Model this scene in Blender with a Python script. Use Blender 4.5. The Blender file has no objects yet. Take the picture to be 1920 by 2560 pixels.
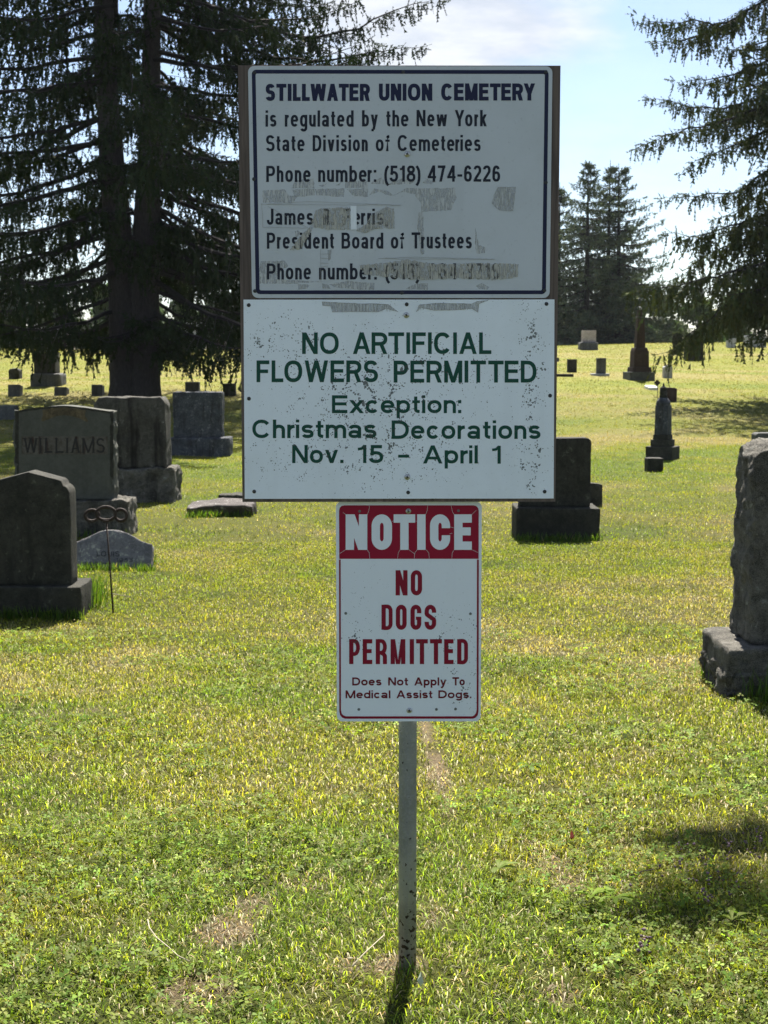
import bpy, math, random
import numpy as np
from mathutils import Vector, noise as mnoise

# ------------------------------------------------------------------ camera, sky, sun, exposure
SC = bpy.context.scene
COL = SC.collection
F = 3550.0                      # focal length in photo pixels (1920 x 2560 frame)
TH = math.atan(390.0 / F)       # camera pitched down a little
HC = 1.305                      # lens height above the ground at the sign
YS = 2.91                       # sign face distance
SUN_EL, SUN_AZ = math.radians(58), math.radians(6.5)

cam = bpy.data.cameras.new("camera")
camo = bpy.data.objects.new("camera", cam)
COL.objects.link(camo)
camo.location = (0, 0, HC)
camo.rotation_euler = (math.pi / 2 - TH, 0, 0)
cam.sensor_fit = 'VERTICAL'
cam.sensor_height = 36.0
cam.sensor_width = 27.0
cam.lens = F / 2560 * 36.0
cam.clip_start, cam.clip_end = 0.05, 2000
cam.dof.use_dof = True
cam.dof.focus_distance = 2.95
cam.dof.aperture_fstop = 20.0
SC.camera = camo

SC.view_settings.view_transform = 'Standard'
SC.view_settings.look = 'None'
SC.view_settings.exposure = 1.72
SC.view_settings.gamma = 1
SC.render.engine = 'CYCLES'
SC.cycles.use_denoising = True
SC.cycles.max_bounces = 8
SC.cycles.diffuse_bounces = 3
SC.cycles.transmission_bounces = 4
SC.cycles.transparent_max_bounces = 8
SC.cycles.sample_clamp_indirect = 6
SC.cycles.use_adaptive_sampling = True
SC.cycles.adaptive_threshold = 0.02


def node(nt, typ, props=None, **ins):
    n = nt.nodes.new(typ)
    for k, v in (props or {}).items():
        setattr(n, k, v)
    for k, v in ins.items():
        key = int(k[1:]) if k[0] == '_' and k[1:].isdigit() else k.replace('_', ' ')
        s = n.inputs[key]
        if isinstance(v, bpy.types.NodeSocket):
            nt.links.new(v, s)
        else:
            if s.type == 'RGBA' and len(v) == 3:
                v = (*v, 1)
            s.default_value = v
    return n


def math_n(nt, op, a, b=0.0, c=None, clamp=False):
    n = nt.nodes.new('ShaderNodeMath')
    n.operation = op
    n.use_clamp = clamp
    for i, v in enumerate((a, b, c)):
        if v is None:
            continue
        if isinstance(v, bpy.types.NodeSocket):
            nt.links.new(v, n.inputs[i])
        else:
            n.inputs[i].default_value = v
    return n.outputs[0]


def mixc(nt, f, a, b, mode='MIX'):
    n = nt.nodes.new('ShaderNodeMixRGB')
    n.blend_type = mode
    for i, v in enumerate((f, a, b)):
        if isinstance(v, bpy.types.NodeSocket):
            nt.links.new(v, n.inputs[i])
        elif i == 0:
            n.inputs[0].default_value = v
        else:
            n.inputs[i].default_value = (*v[:3], 1)
    return n.outputs[0]


def smooth(nt, x, lo, hi):
    n = nt.nodes.new('ShaderNodeMapRange')
    n.interpolation_type = 'SMOOTHSTEP'
    nt.links.new(x, n.inputs[0])
    n.inputs[1].default_value, n.inputs[2].default_value = lo, hi
    return n.outputs[0]


world = bpy.data.worlds.new("World")
SC.world = world
world.use_nodes = True
wt = world.node_tree
wt.nodes.clear()
sky = node(wt, 'ShaderNodeTexSky', dict(sky_type='NISHITA', sun_disc=False, sun_elevation=SUN_EL,
                                        sun_rotation=SUN_AZ, air_density=0.85, dust_density=0.5, ozone_density=1.2))
tc = node(wt, 'ShaderNodeTexCoord')
sep = node(wt, 'ShaderNodeSeparateXYZ', Vector=tc.outputs['Generated'])
zz = math_n(wt, 'MAXIMUM', sep.outputs[2], 0.02)
zz = math_n(wt, 'ADD', zz, 0.12)
cu = math_n(wt, 'DIVIDE', sep.outputs[0], zz)
cv = math_n(wt, 'DIVIDE', sep.outputs[1], zz)
cvec = node(wt, 'ShaderNodeCombineXYZ', X=cu, Y=cv, Z=0.0)
n1 = node(wt, 'ShaderNodeTexNoise', Vector=cvec.outputs[0], Scale=0.75, Detail=8.0, Roughness=0.58, Distortion=0.3)
n2 = node(wt, 'ShaderNodeTexNoise', Vector=cvec.outputs[0], Scale=4.5, Detail=6.0, Roughness=0.6)
# the big bank of cloud stands high over the road ahead
dx = math_n(wt, 'SUBTRACT', cu, 0.12)
dy = math_n(wt, 'SUBTRACT', cv, 2.92)
dd = math_n(wt, 'ADD', math_n(wt, 'MULTIPLY', math_n(wt, 'MULTIPLY', dx, dx), 7.0), math_n(wt, 'MULTIPLY', math_n(wt, 'MULTIPLY', dy, dy), 5.0))
bank = math_n(wt, 'POWER', 2.718, math_n(wt, 'MULTIPLY', dd, -1.0))
cl = math_n(wt, 'ADD', math_n(wt, 'MULTIPLY', n1.outputs[0], 0.55), math_n(wt, 'MULTIPLY', n2.outputs[0], 0.30))
cl = math_n(wt, 'ADD', cl, math_n(wt, 'MULTIPLY', bank, 0.50))
mask = smooth(wt, cl, 0.52, 0.80)
shade = smooth(wt, n2.outputs[0], 0.3, 0.7)
ccol = mixc(wt, shade, (4.0, 4.3, 4.8), (5.7, 5.8, 6.0))
veil = math_n(wt, 'ADD', math_n(wt, 'MULTIPLY', n1.outputs[0], 0.26), 0.03)
scol = mixc(wt, math_n(wt, 'MAXIMUM', math_n(wt, 'MULTIPLY', mask, 0.9), veil), sky.outputs[0], ccol)
bg = node(wt, 'ShaderNodeBackground', Color=scol, Strength=0.054)
wo = node(wt, 'ShaderNodeOutputWorld', Surface=bg.outputs[0])

sunl = bpy.data.lights.new("sun", 'SUN')
sunl.energy = 5.0
sunl.angle = math.radians(0.53)
sunl.color = (1.0, 0.95, 0.86)
suno = bpy.data.objects.new("sun", sunl)
COL.objects.link(suno)
sdir = Vector((math.sin(SUN_AZ) * math.cos(SUN_EL), math.cos(SUN_AZ) * math.cos(SUN_EL), math.sin(SUN_EL)))
suno.rotation_euler = (-sdir).to_track_quat('-Z', 'Y').to_euler()
suno.location = (0, 0, 40)

# ------------------------------------------------------------------ projection helpers and the lie of the land
CT, ST = math.cos(TH), math.sin(TH)


def W(px, py, Y):
    """point of the vertical plane at distance Y seen at photo pixel (px, py)"""
    u, v = (px - 960) / F, (1280 - py) / F
    t = Y / (CT + v * ST)
    return Vector((u * t, Y, HC + t * (-ST + v * CT)))


_py = np.array([-60, -5, 1.5, 2.9, 4.2, 6, 9, 12, 16, 24, 30, 36, 45, 55, 60, 64, 67, 72, 85, 120, 220])
_pz = np.array([-1.25, -1.27, -1.29, -1.305, -1.40, -1.56, -1.77, -1.83, -1.86, -1.82, -1.74, -1.36, -.76, -.10, .20, .40, .47, .45, .0, -1.5, -4]) + HC
_yy = np.linspace(-60, 220, 5601)
_zz = np.interp(_yy, _py, _pz)
_k = np.hanning(41)
_k /= _k.sum()
_zs = np.convolve(np.pad(_zz, 20, mode='edge'), _k, mode='valid')
_w = np.clip((_yy - 3.4) / 3.0, 0, 1)
_zz = _zz * (1 - _w) + _zs * _w

RNG = np.random.default_rng(7)
_T = RNG.random((256, 256))


def vn(x, y):
    x = np.asarray(x, float)
    y = np.asarray(y, float)
    xi, yi = np.floor(x).astype(int), np.floor(y).astype(int)
    fx, fy = x - xi, y - yi
    fx, fy = fx * fx * (3 - 2 * fx), fy * fy * (3 - 2 * fy)
    a, b = _T[xi & 255, yi & 255], _T[(xi + 1) & 255, yi & 255]
    c, d = _T[xi & 255, (yi + 1) & 255], _T[(xi + 1) & 255, (yi + 1) & 255]
    return (a * (1 - fx) + b * fx) * (1 - fy) + (c * (1 - fx) + d * fx) * fy


def fbm(x, y, o=4):
    s, a, t = 0, 0.5, 0
    x = np.asarray(x, float)
    y = np.asarray(y, float)
    for i in range(o):
        s = s + a * vn(x * 2 ** i + 17.3 * i, y * 2 ** i + 5.1 * i)
        t += a
        a *= .5
    return s / t


def gz(X, Y):
    X = np.asarray(X, float)
    Y = np.asarray(Y, float)
    z = np.interp(Y, _yy, _zz)
    far = np.clip((Y - 10) / 30, 0, 1)
    z = z + far * (fbm(X * .06 + 3, Y * .06, 2) - .5) * .5
    z = z + (fbm(X * 1.3, Y * 1.3, 2) - .5) * .03 * np.clip((Y - 3.2) / 2, 0.15, 1)
    return z


def G(px, py):
    """point of the ground seen at photo pixel (px, py)"""
    u, v = (px - 960) / F, (1280 - py) / F
    t = np.linspace(1.2, 100, 12000)
    X, Y, Z = u * t, t * (CT + v * ST), HC + t * (-ST + v * CT)
    g = gz(X, Y)
    i = int(np.argmax(Z <= g))
    if Z[i] > g[i]:
        i = int(np.argmin(np.abs(Y - 66)))
    return Vector((X[i], Y[i], g[i]))


# ------------------------------------------------------------------ object helpers
ROOT = {}


def tag(o, label=None, cat=None, group=None, kind=None):
    if label:
        o['label'] = label
    if cat:
        o['category'] = cat
    if group:
        o['group'] = group
    if kind:
        o['kind'] = kind
    return o


def thing(name, label, cat, loc, group=None):
    o = bpy.data.objects.new(name, None)
    COL.objects.link(o)
    o.location = loc
    o.empty_display_size = .2
    ROOT[o.name] = Vector(loc)
    return tag(o, label, cat, group)


def mesh(name, V, Fc, mat, parent=None, smooth_=False, col=None, loc=None, label=None):
    """one mesh object from world-space vertices"""
    V = np.asarray(V, dtype=np.float32).reshape(-1, 3)
    base = ROOT[parent.name] if parent else Vector(loc or (0, 0, 0))
    V = V - np.array(base, dtype=np.float32)
    me = bpy.data.meshes.new(name)
    if isinstance(Fc, np.ndarray):
        k = Fc.shape[1]
        me.vertices.add(len(V))
        me.vertices.foreach_set('co', V.ravel())
        me.loops.add(Fc.size)
        me.loops.foreach_set('vertex_index', Fc.astype(np.int32).ravel())
        me.polygons.add(len(Fc))
        me.polygons.foreach_set('loop_start', np.arange(0, Fc.size, k, dtype=np.int32))
        me.polygons.foreach_set('loop_total', np.full(len(Fc), k, dtype=np.int32))
        me.update(calc_edges=True)
    else:
        me.from_pydata([tuple(map(float, v)) for v in V], [], Fc)
        me.update()
    if smooth_:
        me.polygons.foreach_set('use_smooth', np.ones(len(me.polygons), dtype=bool))
    if col is not None:
        a = me.color_attributes.new('tint', 'FLOAT_COLOR', 'POINT')
        c = np.ones((len(V), 4), dtype=np.float32)
        c[:, :3] = col
        a.data.foreach_set('color', c.ravel())
    me.materials.append(mat)
    o = bpy.data.objects.new(name, me)
    COL.objects.link(o)
    if parent:
        o.parent = parent
        ROOT[o.name] = base
    else:
        o.location = base
        ROOT[o.name] = Vector(base)
    if label:
        o['label'] = label
    return o


class MB:
    """collects pieces of one mesh"""
    def __init__(s):
        s.v, s.f = [], []

    def add(s, v, f):
        k = len(s.v)
        s.v += [tuple(p) for p in v]
        s.f += [tuple(i + k for i in q) for q in f]
        return s

    def tube(s, pts, rad, n=8, cap=True):
        pts = [Vector(p) for p in pts]
        rings = []
        up = Vector((0.13, 0.31, 1)).normalized()
        for i, p in enumerate(pts):
            d = (pts[min(i + 1, len(pts) - 1)] - pts[max(i - 1, 0)]).normalized()
            a = d.cross(up)
            if a.length < .05:
                a = d.cross(Vector((1, 0, 0)))
            a.normalize()
            b = d.cross(a)
            r = rad[i] if hasattr(rad, '__len__') else rad
            rings.append([p + a * r * math.cos(2 * math.pi * k / n) + b * r * math.sin(2 * math.pi * k / n) for k in range(n)])
        v = [q for r in rings for q in r]
        f = []
        for i in range(len(pts) - 1):
            for k in range(n):
                f.append((i * n + k, i * n + (k + 1) % n, (i + 1) * n + (k + 1) % n, (i + 1) * n + k))
        if cap:
            f.append(tuple(range(n))[::-1])
            f.append(tuple((len(pts) - 1) * n + k for k in range(n)))
        return s.add(v, f)

    def prism(s, poly, y0, y1):
        """poly: list of (x, z); extruded along Y"""
        n = len(poly)
        v = [(x, y0, z) for x, z in poly] + [(x, y1, z) for x, z in poly]
        f = [tuple(range(n)), tuple(range(2 * n - 1, n - 1, -1))]
        f += [(i, i + n, (i + 1) % n + n, (i + 1) % n) for i in range(n)]
        return s.add(v, f)

    def build(s, name, mat, parent=None, smooth_=False, **k):
        return mesh(name, s.v, s.f, mat, parent, smooth_, **k)


def axis(a, b, r, n):
    inner = list(np.linspace(a + r, b - r, n + 1)) if r > 0 else list(np.linspace(a, b, n + 1))
    if r > 0:
        inner = [a, a + .3 * r] + inner + [b - .3 * r, b]
    return inner


def block(c, w, d, h, nx=6, ny=3, nz=6, r=.008, top=None, rough=0.0, fr=9.0, mask=None, taper=0.0, seed=0, rot=0.0, tilt=0.0):
    """a dressed or rough stone: rounded box standing on c (front face centre-bottom), width x, depth +y"""
    ax, ay, az = axis(-w / 2, w / 2, r, nx), axis(0, d, r, ny), axis(0, h, r, nz)
    idx, V, Fc = {}, [], []
    NX, NY, NZ = len(ax), len(ay), len(az)

    def vid(i, j, k):
        if (i, j, k) not in idx:
            idx[(i, j, k)] = len(V)
            p = Vector((ax[i], ay[j], az[k]))
            q = Vector((min(max(p.x, -w / 2 + r), w / 2 - r), min(max(p.y, r), d - r), min(max(p.z, r), h - r)))
            e = p - q
            if e.length > 1e-9:
                p = q + e.normalized() * r
            V.append(p)
        return idx[(i, j, k)]
    for i in range(NX - 1):
        for k in range(NZ - 1):
            Fc.append((vid(i, 0, k), vid(i + 1, 0, k), vid(i + 1, 0, k + 1), vid(i, 0, k + 1)))
            Fc.append((vid(i, NY - 1, k), vid(i, NY - 1, k + 1), vid(i + 1, NY - 1, k + 1), vid(i + 1, NY - 1, k)))
    for j in range(NY - 1):
        for k in range(NZ - 1):
            Fc.append((vid(0, j, k), vid(0, j, k + 1), vid(0, j + 1, k + 1), vid(0, j + 1, k)))
            Fc.append((vid(NX - 1, j, k), vid(NX - 1, j + 1, k), vid(NX - 1, j + 1, k + 1), vid(NX - 1, j, k + 1)))
    for i in range(NX - 1):
        for j in range(NY - 1):
            Fc.append((vid(i, j, NZ - 1), vid(i + 1, j, NZ - 1), vid(i + 1, j + 1, NZ - 1), vid(i, j + 1, NZ - 1)))
            Fc.append((vid(i, j, 0), vid(i, j + 1, 0), vid(i + 1, j + 1, 0), vid(i + 1, j, 0)))
    off = Vector((seed * 7.31, seed * 3.7, seed * 1.9))
    out = []
    cr, sr = math.cos(rot), math.sin(rot)
    ctl, stl = math.cos(tilt), math.sin(tilt)
    for p in V:
        p = p.copy()
        if rough:
            a = rough * (mask(p) if mask else 1)
            n1_, n2_, n3_ = mnoise.noise_vector(p * fr + off), mnoise.noise_vector(p * fr * 2.7 + off), mnoise.noise_vector(p * fr * 6.1 + off)
            e = Vector([math.copysign(min(abs(q), .32), q) for q in n1_]) * .9 + n2_ * .45 + n3_ * .28
            e += mnoise.noise_vector(p * fr * .35 + off) * .5
            p += e * a
        if top:
            p.z *= top(p.x / (w / 2)) / h
        if taper:
            s = 1 - taper * max(p.z, 0) / h
            p.x *= s
            p.y = d / 2 + (p.y - d / 2) * s
        p.y, p.z = p.y * ctl + p.z * stl, -p.y * stl + p.z * ctl
        x, y = p.x, p.y - d / 2 * (1 if rot else 0)
        if rot:
            x, y = x * cr - y * sr, x * sr + y * cr
            y += d / 2
        out.append(Vector((c[0] + x, c[1] + y, c[2] + p.z)))
    return out, Fc


# ------------------------------------------------------------------ materials
def new_mat(name):
    m = bpy.data.materials.new(name)
    m.use_nodes = True
    nt = m.node_tree
    nt.nodes.clear()
    out = nt.nodes.new('ShaderNodeOutputMaterial')
    return m, nt, out


def principled(nt, out, **k):
    b = node(nt, 'ShaderNodeBsdfPrincipled', **k)
    nt.links.new(b.outputs[0], out.inputs[0])
    return b


def stone_mat(name, c1, c2, lich=(.42, .42, .38), lich_amt=.3, stain=.5, stain_col=(.012, .010, .008), rough=.85, sc=1.0, bump=.25, sk=9):
    m, nt, out = new_mat(name)
    ge = node(nt, 'ShaderNodeNewGeometry')
    pos = ge.outputs['Position']
    a = node(nt, 'ShaderNodeTexNoise', Vector=pos, Scale=5 * sc, Detail=6.0, Roughness=.65)
    b = node(nt, 'ShaderNodeTexNoise', Vector=pos, Scale=55 * sc, Detail=4.0, Roughness=.7)
    g = node(nt, 'ShaderNodeTexNoise', Vector=pos, Scale=260 * sc, Detail=2.0)
    mo = node(nt, 'ShaderNodeTexNoise', Vector=pos, Scale=22 * sc, Detail=6.0, Roughness=.75)
    base = mixc(nt, smooth(nt, math_n(nt, 'ADD', math_n(nt, 'MULTIPLY', a.outputs[0], .5), math_n(nt, 'MULTIPLY', mo.outputs[0], .5)), .40, .60), c1, c2)
    gm = smooth(nt, g.outputs[0], .35, .7)
    base = mixc(nt, math_n(nt, 'MULTIPLY', gm, .45), base, tuple(min(1, x * 2.2) for x in c2))
    # rain streaks running down
    mp = node(nt, 'ShaderNodeMapping', Vector=pos, Scale=(sk * sc, sk * sc, .12 * sk * sc))
    s = node(nt, 'ShaderNodeTexNoise', Vector=mp.outputs[0], Scale=1.0, Detail=5.0, Roughness=.65)
    base = mixc(nt, math_n(nt, 'MULTIPLY', smooth(nt, s.outputs[0], .50, .68), stain), base, stain_col)
    # lichen blotches
    l1 = node(nt, 'ShaderNodeTexNoise', Vector=pos, Scale=16 * sc, Detail=6.0, Roughness=.75, Distortion=.4)
    lm = smooth(nt, l1.outputs[0], .62 - .10 * lich_amt, .70 - .10 * lich_amt)
    lm = math_n(nt, 'MULTIPLY', lm, smooth(nt, a.outputs[0], .42, .6))
    base = mixc(nt, math_n(nt, 'MULTIPLY', lm, .8 * min(1, lich_amt * 2)), base, lich)
    hgt = math_n(nt, 'ADD', math_n(nt, 'ADD', math_n(nt, 'MULTIPLY', b.outputs[0], .6), math_n(nt, 'MULTIPLY', mo.outputs[0], 1.2)), math_n(nt, 'MULTIPLY', g.outputs[0], .25))
    bp = node(nt, 'ShaderNodeBump', Height=hgt, Strength=min(1, bump * 2), Distance=.012 + .02 * max(0, bump - .4))
    principled(nt, out, Base_Color=base, Roughness=rough, Normal=bp.outputs[0], Specular_IOR_Level=.25)
    return m


def plain(name, c, rough=.6, metal=0.0, bump=0, sc=40, var=.15):
    m, nt, out = new_mat(name)
    ge = node(nt, 'ShaderNodeNewGeometry')
    a = node(nt, 'ShaderNodeTexNoise', Vector=ge.outputs['Position'], Scale=float(sc), Detail=5.0, Roughness=.65)
    col = mixc(nt, smooth(nt, a.outputs[0], .3, .7), tuple(x * (1 - var) for x in c), tuple(min(1, x * (1 + var)) for x in c))
    k = dict(Base_Color=col, Roughness=rough, Metallic=metal)
    if bump:
        k['Normal'] = node(nt, 'ShaderNodeBump', Height=a.outputs[0], Strength=bump, Distance=.005).outputs[0]
    principled(nt, out, **k)
    return m


def speckle(nt, pos, kind):
    """grey-black lichen specks; kind picks where they crowd on the plate"""
    wob = node(nt, 'ShaderNodeTexNoise', Vector=pos, Scale=300.0, Detail=2.0)
    wp = node(nt, 'ShaderNodeVectorMath', dict(operation='MULTIPLY_ADD'), _0=wob.outputs['Color'], _1=(.004, .004, .004), _2=pos)
    sx = node(nt, 'ShaderNodeSeparateXYZ', Vector=pos)
    X, Z = sx.outputs[0], sx.outputs[2]

    def bump_at(px, py, wx, wz, amp):
        c = W(px, py, YS)
        a = math_n(nt, 'DIVIDE', math_n(nt, 'SUBTRACT', X, c.x), wx)
        b = math_n(nt, 'DIVIDE', math_n(nt, 'SUBTRACT', Z, c.z), wz)
        e = math_n(nt, 'ADD', math_n(nt, 'MULTIPLY', a, a), math_n(nt, 'MULTIPLY', b, b))
        return math_n(nt, 'MULTIPLY', math_n(nt, 'POWER', 2.718, math_n(nt, 'MULTIPLY', e, -1.0)), amp)
    if kind == 'mid':
        spots = [(1335, 990, .032, .26, .55), (1328, 850, .028, .05, .75), (1322, 1160, .030, .045, .85), (1325, 960, .025, .05, .4), (700, 840, .075, .06, .75),
                 (900, 950, .24, .10, .50), (990, 1010, .12, .2, .40), (760, 1140, .2, .07, .42), (1190, 900, .1, .12, .25), (990, 1130, .2, .08, .38), (870, 980, .10, .05, .35)]
        base = .10
    elif kind == 'low':
        spots = [(900, 1500, .05, .06, .42), (1150, 1620, .05, .09, .40), (1000, 1600, .2, .02, .36), (1165, 1720, .035, .06, .46), (880, 1600, .04, .03, .45), (1120, 1560, .08, .03, .34)]
        base = .14
    else:
        spots = [(1000, 500, .3, .2, .10)]
        base = .05
    m = None
    for s in spots:
        q = bump_at(*s)
        m = q if m is None else math_n(nt, 'ADD', m, q)
    m = math_n(nt, 'ADD', m, base)
    v1 = node(nt, 'ShaderNodeTexVoronoi', Vector=wp.outputs[0], Scale=210.0)
    v2 = node(nt, 'ShaderNodeTexVoronoi', Vector=wp.outputs[0], Scale=85.0)
    cl = node(nt, 'ShaderNodeTexNoise', Vector=pos, Scale=45.0, Detail=4.0, Roughness=.7)
    m2 = math_n(nt, 'MULTIPLY', m, smooth(nt, cl.outputs[0], .38, .72))
    f1 = math_n(nt, 'LESS_THAN', v1.outputs['Distance'], math_n(nt, 'MULTIPLY', m2, .62))
    f2 = math_n(nt, 'LESS_THAN', v2.outputs['Distance'], math_n(nt, 'MULTIPLY', math_n(nt, 'SUBTRACT', m2, .06), .40))
    return math_n(nt, 'MULTIPLY', math_n(nt, 'MAXIMUM', f1, f2), .85)


def sign_mat(name, c, kind, rough=.42, grime=.25):
    m, nt, out = new_mat(name)
    pos = node(nt, 'ShaderNodeNewGeometry').outputs['Position']
    a = node(nt, 'ShaderNodeTexNoise', Vector=pos, Scale=7.0, Detail=6.0, Roughness=.6)
    fine = node(nt, 'ShaderNodeTexNoise', Vector=pos, Scale=160.0, Detail=3.0, Roughness=.7)
    mp = node(nt, 'ShaderNodeMapping', Vector=pos, Scale=(30, 30, 2.5))
    st = node(nt, 'ShaderNodeTexNoise', Vector=mp.outputs[0], Scale=1.0, Detail=4.0)
    col = mixc(nt, math_n(nt, 'MULTIPLY', smooth(nt, a.outputs[0], .4, .75), grime), c, tuple(x * y for x, y in zip(c, (.72, .72, .68))))
    col = mixc(nt, math_n(nt, 'MULTIPLY', smooth(nt, st.outputs[0], .52, .7), grime * .5), col, tuple(x * .75 for x in c))
    col = mixc(nt, math_n(nt, 'MULTIPLY', smooth(nt, fine.outputs[0], .62, .72), grime), col, tuple(x * .55 for x in c))
    if kind:
        col = mixc(nt, speckle(nt, pos, kind), col, (.045, .05, .045))
    principled(nt, out, Base_Color=col, Roughness=rough, Specular_IOR_Level=.18)
    return m


def leaf_mat(name, trans=.5, gain=(1.25, 1.2, .7), gloss=.06, rough=.45):
    """thin foliage lit from both sides; colour of each leaf in the 'tint' attribute"""
    m, nt, out = new_mat(name)
    at = node(nt, 'ShaderNodeAttribute', dict(attribute_name='tint'))
    d = node(nt, 'ShaderNodeBsdfDiffuse', Color=at.outputs['Color'])
    tcol = mixc(nt, 1.0, at.outputs['Color'], gain, 'MULTIPLY')
    t = node(nt, 'ShaderNodeBsdfTranslucent', Color=tcol)
    mx = node(nt, 'ShaderNodeMixShader', Fac=trans, _1=d.outputs[0], _2=t.outputs[0])
    if gloss:
        g = node(nt, 'ShaderNodeBsdfGlossy', Color=(1, .95, .7), Roughness=rough)
        mx = node(nt, 'ShaderNodeMixShader', Fac=gloss, _1=mx.outputs[0], _2=g.outputs[0])
    nt.links.new(mx.outputs[0], out.inputs[0])
    return m


M = {}
M['dark_stone'] = stone_mat('dark weathered granite', (.008, .0078, .0055), (.034, .032, .024), lich=(.12, .12, .09), lich_amt=.45, stain=.6, bump=.35)
M['base_stone'] = stone_mat('dark mossy base stone', (.007, .0068, .0048), (.032, .030, .022), lich=(.11, .11, .08), lich_amt=.45, stain=.6, bump=.4)
M['grey_stone'] = stone_mat('steeled grey granite', (.042, .042, .034), (.066, .066, .054), lich=(.3, .3, .26), lich_amt=.05, stain=.15, bump=.15)
M['rough_stone'] = stone_mat('rough quarried granite', (.022, .020, .015), (.115, .106, .088), lich=(.28, .28, .24), lich_amt=.6, stain=.7, bump=.9, sk=6)
M['streak_stone'] = stone_mat('rain streaked granite', (.020, .018, .014), (.064, .060, .049), lich=(.25, .25, .21), lich_amt=.4, stain=1.0, bump=.5, sk=4.5)
M['blue_stone'] = stone_mat('blue grey lichened stone', (.016, .017, .020), (.055, .057, .064), lich=(.22, .22, .21), lich_amt=.75, stain=.6, sc=1.4, bump=.4)
M['marker_stone'] = stone_mat('pale speckled marker stone', (.07, .066, .066), (.15, .142, .14), lich=(.42, .41, .33), lich_amt=1.0, stain=.15, sc=1.7, bump=.4)
M['slab_stone'] = stone_mat('brownish slab stone', (.034, .029, .027), (.075, .064, .060), lich=(.5, .5, .46), lich_amt=.7, stain=.2, bump=.4)
M['pink_stone'] = stone_mat('pinkish granite', (.24, .205, .195), (.35, .30, .285), lich=(.5, .48, .44), lich_amt=.1, stain=.2)
M['red_stone'] = stone_mat('dark red granite', (.024, .014, .012), (.042, .026, .022), lich=(.2, .18, .16), lich_amt=.1, stain=.4)
M['light_stone'] = stone_mat('pale far stone', (.22, .22, .23), (.32, .32, .33), lich=(.5, .5, .48), lich_amt=.2, stain=.25)
M['mid_stone'] = stone_mat('grey far stone', (.04, .04, .038), (.08, .08, .075), lich=(.4, .4, .36), lich_amt=.3, stain=.4)
M['white_stone'] = stone_mat('white marble plaque', (.6, .6, .58), (.72, .72, .70), lich_amt=.05, stain=.1)
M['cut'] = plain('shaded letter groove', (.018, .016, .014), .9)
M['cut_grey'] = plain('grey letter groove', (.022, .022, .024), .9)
M['rust_panel'] = stone_mat('rust stained panel', (.034, .024, .018), (.085, .078, .064), lich_amt=0, stain=1.0, stain_col=(.028, .010, .006), sc=1.8)
M['scroll'] = stone_mat('gilded brown scroll', (.020, .014, .009), (.10, .078, .042), lich=(.22, .18, .09), lich_amt=.7, stain=.5, sc=2)
M['iron'] = plain('rusted iron', (.035, .022, .016), .75, 0.3, .4, 90, .4)
M['upper_plate'] = sign_mat('grey white enamel', (.50, .53, .56), 'up', grime=.35)
M['mid_plate'] = sign_mat('white painted aluminium', (.75, .80, .85), 'mid', grime=.22)
M['low_plate'] = sign_mat('white notice enamel', (.71, .75, .79), 'low', grime=.15)
M['navy'] = sign_mat('navy ink', (.012, .014, .045), None, grime=.1)
M['black_ink'] = sign_mat('blue black ink', (.014, .017, .028), None, grime=.1)
M['green_ink'] = sign_mat('dark green ink', (.007, .062, .042), 'mid', grime=.2)
M['red_ink'] = sign_mat('crimson ink', (.27, .005, .028), None, grime=.25)
M['dark_red'] = sign_mat('dark crimson ink', (.22, .006, .024), 'low', grime=.25)
M['maroon_ink'] = sign_mat('maroon small ink', (.14, .010, .020), 'low', grime=.2)
M['white_ink'] = sign_mat('white lettering', (.71, .75, .79), None, grime=.15)
M['crack'] = plain('bare vinyl split', (.62, .60, .60), .5)
M['black_hole'] = plain('black screw', (.010, .010, .012), .4)
M['screw'] = plain('zinc screw', (.45, .45, .43), .35, .8, .2, 300)
M['screw_slot'] = plain('screw slot shadow', (.02, .02, .02), .8)
M['dull_rivet'] = plain('dull rivet', (.12, .13, .12), .6)


def wood_mat():
    m, nt, out = new_mat('brown stained plywood')
    pos = node(nt, 'ShaderNodeNewGeometry').outputs['Position']
    mp = node(nt, 'ShaderNodeMapping', Vector=pos, Scale=(60, 60, 2.2))
    a = node(nt, 'ShaderNodeTexNoise', Vector=mp.outputs[0], Scale=1.6, Detail=8.0, Roughness=.65, Distortion=.6)
    col = mixc(nt, smooth(nt, a.outputs[0], .3, .7), (.05, .036, .030), (.14, .105, .085))
    bp = node(nt, 'ShaderNodeBump', Height=a.outputs[0], Strength=.5, Distance=.004)
    principled(nt, out, Base_Color=col, Roughness=.8, Normal=bp.outputs[0])
    return m


M['wood'] = wood_mat()


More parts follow.
